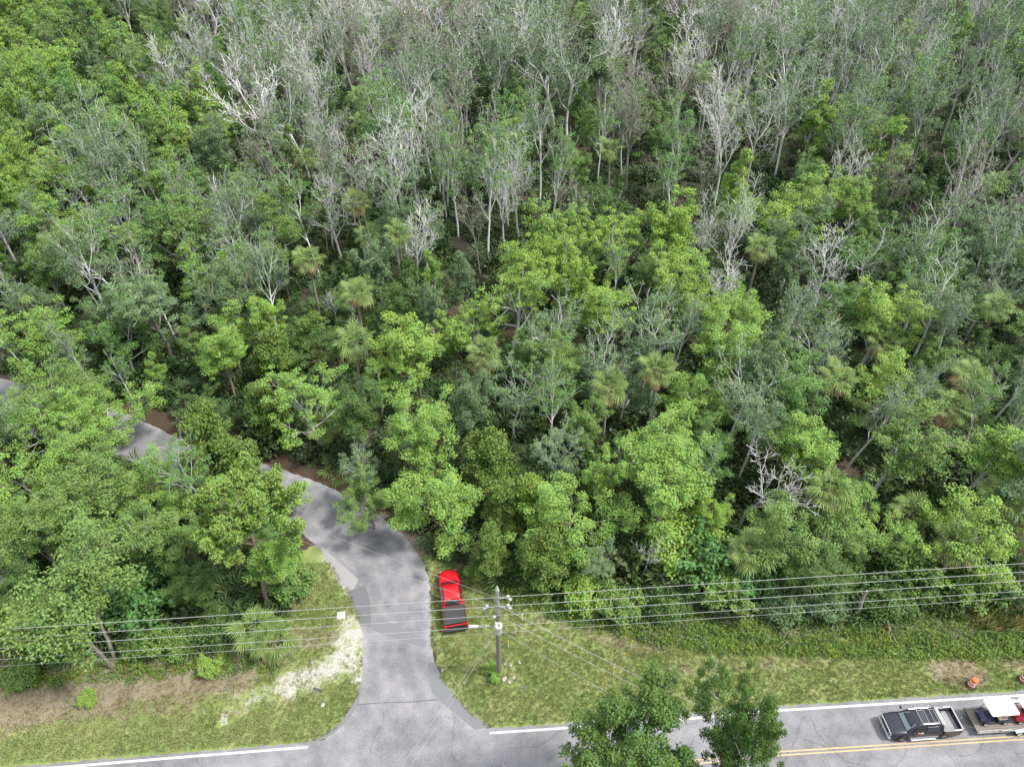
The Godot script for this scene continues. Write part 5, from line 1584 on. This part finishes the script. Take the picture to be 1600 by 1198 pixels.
	hero("broadleaf_tree", "broad1", "yellow", "pale", Vector3(38.70, 0, -96.12), 16, Vector2(0, 0), "wide umbrella-shaped yellow-green tree on a tall pale trunk", "broadleaf tree")
	hero("broadleaf_tree", "broad2", "yellow", "pale", Vector3(11.18, 0, -71.05), 13, Vector2(0, 0), "narrow yellow-green tree in the middle right of the photo", "broadleaf tree")
	hero("broadleaf_tree", "broad0", "yellow", "pale", Vector3(21.37, 0, -78.38), 13, Vector2(0, 0), "pale yellow-green spreading tree below the dark trunk gap", "broadleaf tree")
	hero("broadleaf_tree", "broad0", "bright", "pale", Vector3(24.68, 0, -64.57), 13, Vector2(0, 0), "bright green tree with grey fork above the bare whitish one", "broadleaf tree")
	hero("thin_tree", "thin0", "grey", "white", Vector3(-12.76, 0, -92.49), 15, Vector2(0, 0), "large silvery tree with forking white trunk in the left middle", "thin-leaved tree")
	hero("thin_tree", "thin1", "grey", "pale", Vector3(-39.09, 0, -101.38), 14, Vector2(0, 0), "grey-twigged flat-topped tree on one straight bare trunk", "thin-leaved tree")
	hero("broadleaf_tree", "broad1", "mid", "brown", Vector3(-97.58, 0, -167.60), 12, Vector2(0, 0), "rounded dark oak dome near the top left corner", "broadleaf tree")
	hero("broadleaf_tree", "broad2", "yellow", "pale", Vector3(-1.07, 0, -115.86), 15, Vector2(0, 0), "vivid green tall tree in front of the leafless stand", "broadleaf tree")
	hero("broadleaf_tree", "broad0", "yellow", "pale", Vector3(44.62, 0, -138.54), 13, Vector2(0, 0), "yellow-green crown right of the leafless stand", "broadleaf tree")
	hero("broadleaf_tree", "broad1", "bright", "pale", Vector3(20.57, 0, -60.34), 10, Vector2(0, 0), "light green crown right of the white-stemmed palm", "broadleaf tree")
	hero("thin_tree", "thin3", "grey", "pale", Vector3(0.34, 0, -57.53), 12, Vector2(0, 0), "gnarled grey tree left of the palm pair", "thin-leaved tree")
	hero("thin_tree", "thin1", "grey", "pale", Vector3(4.43, 0, -49.40), 10, Vector2(0, 0), "grey mossy tree below the palm pair", "thin-leaved tree")
	hero("broadleaf_tree", "broad0", "mid", "grey", Vector3(5.06, 0, -62.88), 11, Vector2(0, 0), "mid green crown immediately left of the palm pair", "broadleaf tree")
	hero("broadleaf_tree", "broad2", "mid", "grey", Vector3(7.35, 0, -53.86), 9, Vector2(0, 0), "soft green crown under the left palm of the pair", "broadleaf tree")
	hero("cedar_tree", "cedar0", "dark", "red", Vector3(-13.76, 0, -80.64), 10, Vector2(0, 0), "dark green dense conical tree behind the vivid yellow-green one", "cedar")
	var palms_at := [
		[Vector3(15.51, 0, -58.55), 10, 1, 0, "white-stemmed cabbage palm with a full sunlit head, right of a pair"],
		[Vector3(10.35, 0, -57.10), 9, 1, 0, "cabbage palm with darker head, left of a pair"],
		[Vector3(-18.67, 0, -72.03), 11, 1, 0, "sunlit cabbage palm on a thin stem above the vivid green tree"],
		[Vector3(-26.94, 0, -81.82), 10, 1, 0, "cabbage palm left of and behind the sunlit thin-stemmed one"],
		[Vector3(-23.03, 0, -96.80), 11, 1, 0, "tall slim cabbage palm nearest the large silvery tree"],
		[Vector3(-48.53, 0, -131.88), 12, 1, 0, "solitary yellowish cabbage palm high at the upper left"],
		[Vector3(-3.08, 0, -62.89), 9, 1, 0, "dull grey-green cabbage palm behind the gnarled grey tree"],
		[Vector3(21.11, 0, -38.51), 5.5, 1, 0, "big cabbage palm with drooping fronds at the wood edge"],
		[Vector3(29.91, 0, -42.12), 8, 1, -0.2, "pale shaggy cabbage palm half under a bright leafy crown"],
		[Vector3(33.59, 0, -58.38), 9, 1, -0.15, "cabbage palm with upright fronds left of the leaning trunks"],
		[Vector3(44.31, 0, -67.13), 7, 1, 0, "dark open cabbage palm beneath the white dead limb"],
		[Vector3(46.58, 0, -59.65), 10, 1, -0.3, "grey-headed cabbage palm on twin leaning stems at right"],
		[Vector3(43.15, 0, -53.07), 9, 1, -0.25, "cabbage palm by the flat yellow-green canopy at right"],
		[Vector3(33.62, 0, -84.71), 10, 1, 0, "yellowish slanting cabbage palm beside the umbrella tree trunk"],
		[Vector3(38.38, 0, -43.96), 4, 1, 0, "low cabbage palm in the dark gap between crooked stems"],
		[Vector3(39.20, 0, -38.00), 6, 1, -0.2, "pale cabbage palm beside bundled stems under the wires at right"],
		[Vector3(-64.49, 0, -103.71), 9, 0, 0, "half-hidden cabbage palm at far left of the forest"],
		[Vector3(74.11, 0, -102.77), 11, 0, 0, "yellow-green cabbage palm near the upper right edge"],
		[Vector3(101.26, 0, -151.62), 12, 0, 0, "cabbage palm in the top right corner of the forest"],
		[Vector3(-21.81, 0, -32.56), 2.2, 1, 0, "stemless clump of fan palm fronds on the roadside bank"],
		[Vector3(-20.44, 0, -32.02), 1.6, 1, 0, "smaller fan palm clump crowding the roadside clump from the right"],
		[Vector3(-20.97, 0, -57.06), 3, 1, 0, "small shaded fan palm at the outer edge of the bend"],
		[Vector3(-50.73, 0, -59.89), 4, 1, 0, "small fan palm in the trees below the shaded road"],
		[Vector3(45.46, 0, -44.54), 7, 1, -0.2, "cabbage palm at the right edge above the wires"],
	]
	for q in palms_at:
		palm(q[0], q[1], Vector2(0, q[3]), q[4], "", q[2] == 1, 30 if q[1] > 3.0 else 22, 0.24 if q[1] > 3.0 else 0.0)
		taken.append([Vector2(q[0].x, q[0].z), 1.0])
	# the rest of the wood: a jittered plan, kind chosen by where it stands
	var lane := lane_poly()
	var plan := []
	var rows := []
	for r in NEAR_ROWS:
		rows.append(r.split(" "))
	var z := -34.0
	while z > -268.0:
		var step := 4.3 + 2.9 * clampf((-z - 70.0) / 110.0, 0.0, 1.0)
		var half := (0.766 * -z + 30.0) * 0.725 + 9.0
		var x := -half
		while x < half:
			var p := Vector2(x + rnd(-0.42, 0.42) * step, z + rnd(-0.42, 0.42) * step)
			x += step
			var s := sector_of(p)
			var b := band_of(-p.y)
			var mixed: String = rows[b][clampi(int(s + rnd(-0.35, 0.35)), 0, 9)]
			plan.append([p, mixed[rng.randi_range(0, 2)], rng.randf(), s])
		z -= step
	plan.sort_custom(func(a, b): return a[0].length() < b[0].length())
	var count := {"broadleaf_tree": 0, "thin_tree": 0, "bare_tree": 0, "cabbage_palm": 0, "cedar_tree": 0}
	var mass := {}
	for q in plan:
		var p: Vector2 = q[0]
		if inside(p, verge_left) or inside(p, verge_right) or p.y > road_edge_z(p.x) - 8.0 or Geometry2D.is_point_in_polygon(p, lane) or inside(p, weed_band):
			continue
		var kind: String = q[1]
		if q[2] < 0.05:
			kind = "p"
		elif q[2] > 0.93:
			kind = "k"
		if b_far(p) and rng.randf() < (0.28 if q[3] > 5.2 else 0.12):
			continue
		if q[3] > 4.4 and q[3] < 8.4 and p.y < -76.0 and p.y > -150.0 and rng.randf() < 0.33:
			continue
		var near_lane := 1e6
		for k in lane_right.size() - 1:
			near_lane = minf(near_lane, minf(seg_far(p, lane_right[k], lane_right[k + 1]), seg_far(p, lane_left[k], lane_left[k + 1])))
		var apart := 1.0 + 0.45 * clampf((-p.y - 70.0) / 110.0, 0.0, 1.0)
		if near_lane < (2.2 if kind == "p" else 1.0) or not clear_of(p, (1.3 if kind in "pbs" else 1.75) * apart):
			continue
		var at := Vector3(p.x, 0, p.y)
		var far_up := clampf((-p.y - 62.0) / 85.0, 0.0, 1.0)
		var hgt := rnd(8.5, 13.5) + 8.5 * far_up
		if near_lane < 4.0:
			hgt *= 0.8
		if -p.y < 44.0:
			hgt *= 0.66
		var called := "broadleaf_tree"
		var tint: String = {"g": ["mid", "jade", "bright", "moss"], "y": ["bright", "yellow", "lime", "yellow"], "k": ["dark", "dark", "mid", "dark"], "s": ["grey", "moss", "grey", "jade"], "b": ["grey", "grey", "mid", "grey"], "o": ["olive", "olive", "olive", "dark"], "p": ["palm", "palm", "palm", "palm"]}[kind][rng.randi_range(0, 3)]
		var variant := "broad%d" % rng.randi_range(0, 6)
		var bk: String = ["grey", "pale", "brown", "pale"][rng.randi_range(0, 3)]
		var category := "broadleaf tree"
		if kind == "s":
			called = "thin_tree"; variant = "thin%d" % rng.randi_range(0, 3); bk = ["white", "white", "pale"][rng.randi_range(0, 2)]; category = "thin-leaved tree"; hgt *= 1.25
		elif kind == "b":
			called = "bare_tree"; variant = "bare%d" % (rng.randi_range(0, 2) if q[2] < 0.9 else 3); bk = ["white", "pale", "grey"][rng.randi_range(0, 2)]; category = "bare tree"; hgt *= 1.2
		elif kind == "o":
			called = "cedar_tree"; variant = "cedar%d" % rng.randi_range(0, 1); bk = "red"; category = "cedar"; hgt *= 0.7
		elif kind == "p":
			called = "cabbage_palm"; variant = "palm"; hgt *= 0.8
		elif kind == "k":
			hgt *= 0.8
		for h in palms_at:   # keep the palm heads in the open
			if absf(h[0].x - p.x) < 2.8 and p.y > h[0].z - 1.5 and p.y < h[0].z + 8.0:
				hgt = minf(hgt, maxf(h[1] * 0.62, 3.5))
		taken.append([p, (1.3 if kind in "pbs" else 1.75) * apart])
		count[called] += 1
		var on_edge := absf(q[3] - 5.0) > 5.15
		if count[called] <= 285 and not on_edge:
			var zone := zone_words(p)
			if kind == "p":
				palm(at, hgt, Vector2(rnd(-0.06, 0.06), rnd(-0.08, 0.08)), "cabbage palm among trees " + zone, "cabbage palms " + zone)
				continue
			var size_word := ("small " if hgt < 9.5 else ("tall " if hgt > 17.5 else "")) + String(SHAPE_WORD[variant])
			var word: String = TINT_WORD[tint] + " leafy tree" if called == "broadleaf_tree" else ("thin-leaved " + TINT_WORD[tint] + " tree" if called == "thin_tree" else ("nearly leafless pale tree" if called == "bare_tree" else TINT_WORD[tint] + " cedar"))
			var slim := rnd(0.72, 0.92)
			var label := size_word + " " + word + " " + zone
			var tilt := 0.1 if kind in "bs" else 0.07
			var lean := Vector2(rnd(-tilt, tilt), rnd(-tilt, tilt))
			var grown := tree(called, variant, tint, bk, at, hgt / kinds[variant].h, rnd(0, TAU), lean, label, category, size_word + " " + word + "s " + zone)
			if called != "bare_tree":
				grown.scale *= Vector3(slim, 1.0, slim)
		else:
			if kind == "p":
				variant = "palm%d" % rng.randi_range(0, 1)
				tint = "palm"
				bk = "grey"
			if not mass.has(variant):
				mass[variant] = {"at": [], "leaf": [], "wood": []}
			var sc: float = hgt / float(kinds[variant].h)
			var bs := Basis(UP, rnd(0, TAU)).scaled(Vector3.ONE * sc)
			bs = Basis(Vector3(1, 0, 0), rnd(-0.13, 0.13)) * Basis(Vector3(0, 0, 1), rnd(-0.13, 0.13)) * bs
			mass[variant].at.append(Transform3D(bs, at if kind != "p" else at + UP * hgt))
			mass[variant].leaf.append(tints[tint].albedo_color.srgb_to_linear())
			mass[variant].wood.append(bark[bk].albedo_color.srgb_to_linear())
	var fo := Node3D.new()
	fo.name = "far_forest"
	add_child(fo)
	tag(fo, "trees of the far forest that merge into one mass", "", "", "stuff")
	var wood_m := mat(Color.WHITE, 0.95)
	wood_m.vertex_color_use_as_albedo = true
	var leaf_m := leaf_mat(Color.WHITE)
	for v in mass:
		if kinds[v].get("trunk"):
			copies("trunk", kinds[v].trunk, wood_m, mass[v].at, mass[v].wood, fo)
		if kinds[v].get("crown"):
			copies("crown", kinds[v].crown, leaf_m, mass[v].at, mass[v].leaf, fo)
	print("planted ", count, " mass ", mass.keys())


func clump(n: int, rad: float, size: float, high: float, blade := false) -> ArrayMesh:
	var b := Buf.new()
	b.tinted = true
	for k in n:
		var a := rnd(0, TAU)
		var r := rad * sqrt(rng.randf())
		var q := rnd(0.7, 1.3)
		var col := Color(q * rnd(0.9, 1.15), q, q)
		if blade:
			var at := Vector3(cos(a) * r, 0, sin(a) * r)
			var ax := (UP + Vector3(rnd(-0.7, 0.7), 0, rnd(-0.7, 0.7))).normalized()
			leaf(b, at, ax, (UP * 0.7 + rvec()).normalized(), high * rnd(0.6, 1.2), size, col)
		else:
			var p := Vector3(cos(a) * r, high * rng.randf() * (1.0 - 0.6 * r / rad), sin(a) * r)
			var nn := (UP * 0.9 + rvec() * 0.8).normalized()
			leaf(b, p, nn.cross(rvec()).normalized(), nn, size * rnd(0.7, 1.3), size * rnd(0.45, 0.7), col)
	return b.mesh()


func jitter(c: Color, by: float) -> Color:
	var q := rnd(1.0 - by, 1.0 + by)
	var w := rnd(-by, by) * 0.5
	return Color(c.r * q * (1.0 + w), c.g * q, c.b * q * (1.0 - w))


func ground_cover() -> void:
	rng.seed = 808
	var gm := leaf_mat(Color.WHITE, 0.4)
	# low growth on the forest floor
	var bush := clump(260, 0.9, 0.26, 1.5)
	var fan := Buf.new()
	fan.tinted = true
	for f in frond_places(11, -0.1):
		make_frond(fan, Transform3D((Basis(UP, f[0]) * Basis(Vector3(0, 0, 1), f[1])).scaled(Vector3.ONE * 0.85), Vector3.ZERO), 0.8, 0.8, 13, 0.7, Color.WHITE)
	var fan_m := fan.mesh()
	var at_b := []; var col_b := []
	var at_f := []; var col_f := []
	var lane := lane_poly()
	for k in 13000:
		var z := -33.0 - 232.0 * pow(rng.randf(), 1.25)
		var half := (0.766 * -z + 30.0) * 0.725 + 4.0
		var p := Vector2(rnd(-half, half), z)
		if inside(p, verge_left) or inside(p, verge_right) or inside(p, weed_band) or Geometry2D.is_point_in_polygon(p, lane) or p.y > road_edge_z(p.x) - 7.0:
			continue
		var near_lane := 1e6
		for i in lane_right.size() - 1:
			near_lane = minf(near_lane, minf(seg_far(p, lane_right[i], lane_right[i + 1]), seg_far(p, lane_left[i], lane_left[i + 1])))
		if near_lane < 1.7:
			continue
		var t := Transform3D(Basis(UP, rnd(0, TAU)).scaled(Vector3(1, rnd(0.7, 1.4), 1) * rnd(0.7, 1.6) * (1.5 if k % 4 == 0 else 1.0)), Vector3(p.x, 0.02, p.y))
		if rng.randf() < 0.68:
			at_b.append(t)
			col_b.append(jitter([Color(0.032, 0.064, 0.015), Color(0.044, 0.083, 0.018), Color(0.04, 0.057, 0.022), Color(0.035, 0.067, 0.02)][rng.randi_range(0, 3)], 0.25))
		else:
			at_f.append(t)
			col_f.append(jitter(Color(0.08, 0.13, 0.045), 0.25))
	copies("undergrowth", bush, gm, at_b, col_b, self)
	copies("palmetto_undergrowth", fan_m, gm, at_f, col_f, self)
	# weeds of the unmown strip and of the left bank
	var weed := clump(70, 0.42, 0.15, 0.55)
	var at := []; var col := []
	for k in 20000:
		var p := Vector2(rnd(-44, 46), rnd(-40, -24))
		var in_band := inside(p, weed_band)
		var left_bank := inside(p, verge_left) and p.y < road_edge_z(p.x) - 6.4 and p.x < -20.0 and rng.randf() < 0.28
		if not in_band and not left_bank:
			continue
		if in_band and rng.randf() < 0.16:
			continue
		at.append(Transform3D(Basis(UP, rnd(0, TAU)).scaled(Vector3(1, rnd(0.6, 1.4), 1) * rnd(0.55, 1.35) * (1.0 + 0.5 * clampf((road_edge_z(p.x) - 8.5 - p.y) / 4.0, 0.0, 1.0))), Vector3(p.x, 0.0, p.y)))
		col.append(jitter([Color(0.13, 0.21, 0.035), Color(0.10, 0.18, 0.035), Color(0.15, 0.21, 0.03), Color(0.10, 0.15, 0.04)][rng.randi_range(0, 3)], 0.25))
	copies("weeds", weed, gm, at, col, self)
	# twigs and brush lying between the weeds
	var tw := Buf.new()
	tw.tinted = true
	for k in 10:
		var a := Vector3(rnd(-0.7, 0.7), rnd(0.05, 0.35), rnd(-0.7, 0.7))
		var d := Vector3(rnd(-1, 1), rnd(-0.15, 0.3), rnd(-1, 1)).normalized() * rnd(0.5, 1.3)
		tube(tw, [a, a + d * 0.5 + rvec() * 0.06, a + d], [0.022, 0.016, 0.01], 3)
	var at_t := []; var col_t := []
	for k in 420:
		var p := Vector2(rnd(6, 46), rnd(-42, -33))
		if k % 5 == 0:
			p = Vector2(rnd(-42, -12), rnd(-34, -27))
		if inside(p, weed_band) or (inside(p, verge_left) and p.y < road_edge_z(p.x) - 4.5 and p.x < -19.0 and rng.randf() < 0.5):
			at_t.append(Transform3D(Basis(UP, rnd(0, TAU)).scaled(Vector3.ONE * rnd(0.5, 1.2)), Vector3(p.x, 0.02, p.y)))
			col_t.append(jitter([Color(0.25, 0.22, 0.18), Color(0.17, 0.14, 0.11), Color(0.33, 0.3, 0.27)][rng.randi_range(0, 2)], 0.2))
	copies("brushwood_litter", tw.mesh(), bark_plain(), at_t, col_t, self)
	# grass: short tufts, colour after the ground they grow from
	var tuft := clump(9, 0.12, 0.03, 0.13, true)
	var n1 := FastNoiseLite.new()
	n1.seed = 6
	n1.frequency = 0.33
	var at_g := []; var col_g := []
	for k in 130000:
		var p := Vector2(rnd(-46, 47), rnd(-41, -20))
		if not (inside(p, verge_left) or inside(p, verge_right)) or p.y > road_edge_z(p.x) - 0.35:
			continue
		var bare := maxf(mask_at(p, 0), mask_at(p, 1) * 0.85)
		var d := n1.get_noise_2d(p.x, p.y)
		if rng.randf() < bare * 1.15 - 0.15 + 0.3 * d:
			continue
		var y := clampf(0.45 + d * 0.9, 0.0, 1.0)
		var c := Color(0.255, 0.33, 0.115).lerp(Color(0.38, 0.405, 0.18), y)
		if bare > 0.35:
			c = c.lerp(Color(0.34, 0.27, 0.18), bare * 0.7)
		at_g.append(Transform3D(Basis(UP, rnd(0, TAU)).scaled(Vector3(1, rnd(0.6, 1.5), 1) * rnd(0.8, 1.5)), Vector3(p.x, 0.0, p.y)))
		col_g.append(jitter(c, 0.15))
	copies("grass", tuft, gm, at_g, col_g, self)
	# tall rusty grass at the right end of the weeds
	var blade := clump(60, 0.4, 0.035, 1.3, true)
	var at_r := []; var col_r := []
	for k in 150:
		var c: Vector3 = Vector3(43.88, 0.00, -35.32)
		var p := Vector2(c.x + rnd(-2.4, 3.4), c.z + rnd(-1.5, 1.5))
		at_r.append(Transform3D(Basis(UP, rnd(0, TAU)).scaled(Vector3.ONE * rnd(0.8, 1.2)), Vector3(p.x, 0, p.y)))
		col_r.append(jitter([Color(0.25, 0.2, 0.07), Color(0.15, 0.2, 0.05), Color(0.13, 0.19, 0.05)][rng.randi_range(0, 2)], 0.2))
	copies("tall_grass", blade, gm, at_r, col_r, self)
	print("cover ", at_b.size(), " ", at_f.size(), " weeds ", at.size(), " grass ", at_g.size())


func bark_plain() -> StandardMaterial3D:
	var m := mat(Color.WHITE, 0.95)
	m.vertex_color_use_as_albedo = true
	return m


func _ready() -> void:
	var cam := Camera3D.new()
	cam.name = "camera"
	cam.position = Vector3(0, 57, 0)
	cam.rotation_degrees = Vector3(-40, 0, 0)
	cam.fov = 57.0
	cam.near = 0.1
	cam.far = 2000.0
	add_child(cam)
	cam.current = true
	var env := Environment.new()
	env.background_mode = Environment.BG_SKY
	var sky := Sky.new()
	var sm := ProceduralSkyMaterial.new()
	sm.sky_top_color = Color(0.97, 0.985, 1.0)
	sm.sky_horizon_color = Color(0.64, 0.66, 0.68)
	sm.sky_curve = 0.6
	sm.ground_bottom_color = Color(0.32, 0.34, 0.3)
	sm.ground_horizon_color = Color(0.6, 0.64, 0.62)
	sm.sun_angle_max = 40.0
	sky.sky_material = sm
	env.sky = sky
	env.background_energy_multiplier = 0.58
	env.tonemap_mode = Environment.TONE_MAPPER_LINEAR
	env.tonemap_exposure = 3.35
	env.sdfgi_enabled = true
	env.ssao_enabled = true
	env.ssil_enabled = true
	var we := WorldEnvironment.new()
	we.name = "environment"
	we.environment = env
	add_child(we)
	var sun := DirectionalLight3D.new()
	sun.name = "sun"
	sun.light_color = Color(1.0, 0.975, 0.945)
	sun.light_energy = 0.6
	sun.light_angular_distance = 9.0
	sun.shadow_enabled = true
	add_child(sun)
	sun.look_at_from_position(Vector3.ZERO, Vector3(-0.62, -1.0, -0.12))

	build_setting()
	make_kinds()
	build_things()
	plant_forest()
	# the tree whose top reaches up before the main road
	rng.seed = 31
	var f1 := tree("broadleaf_tree", "near0", "oak", "white", Vector3(7.1, 0, -16.9), 1.04, 0.4, Vector2(-0.03, 0.03), "treetop in front of the main road, larger left one of two", "broadleaf tree")
	var f2 := tree("broadleaf_tree", "near0", "oak", "white", Vector3(13.6, 0, -17.2), 1.07, 4.4, Vector2(-0.13, 0.0), "darker treetop in front of the main road, right one of two", "broadleaf tree")
	f1.scale = Vector3(1.06, 1.07, 1.0)
	f2.scale = Vector3(0.6, 1.12, 0.6)
	f1.set_meta("group", "treetops in the foreground")
	f2.set_meta("group", "treetops in the foreground")
	ground_cover()
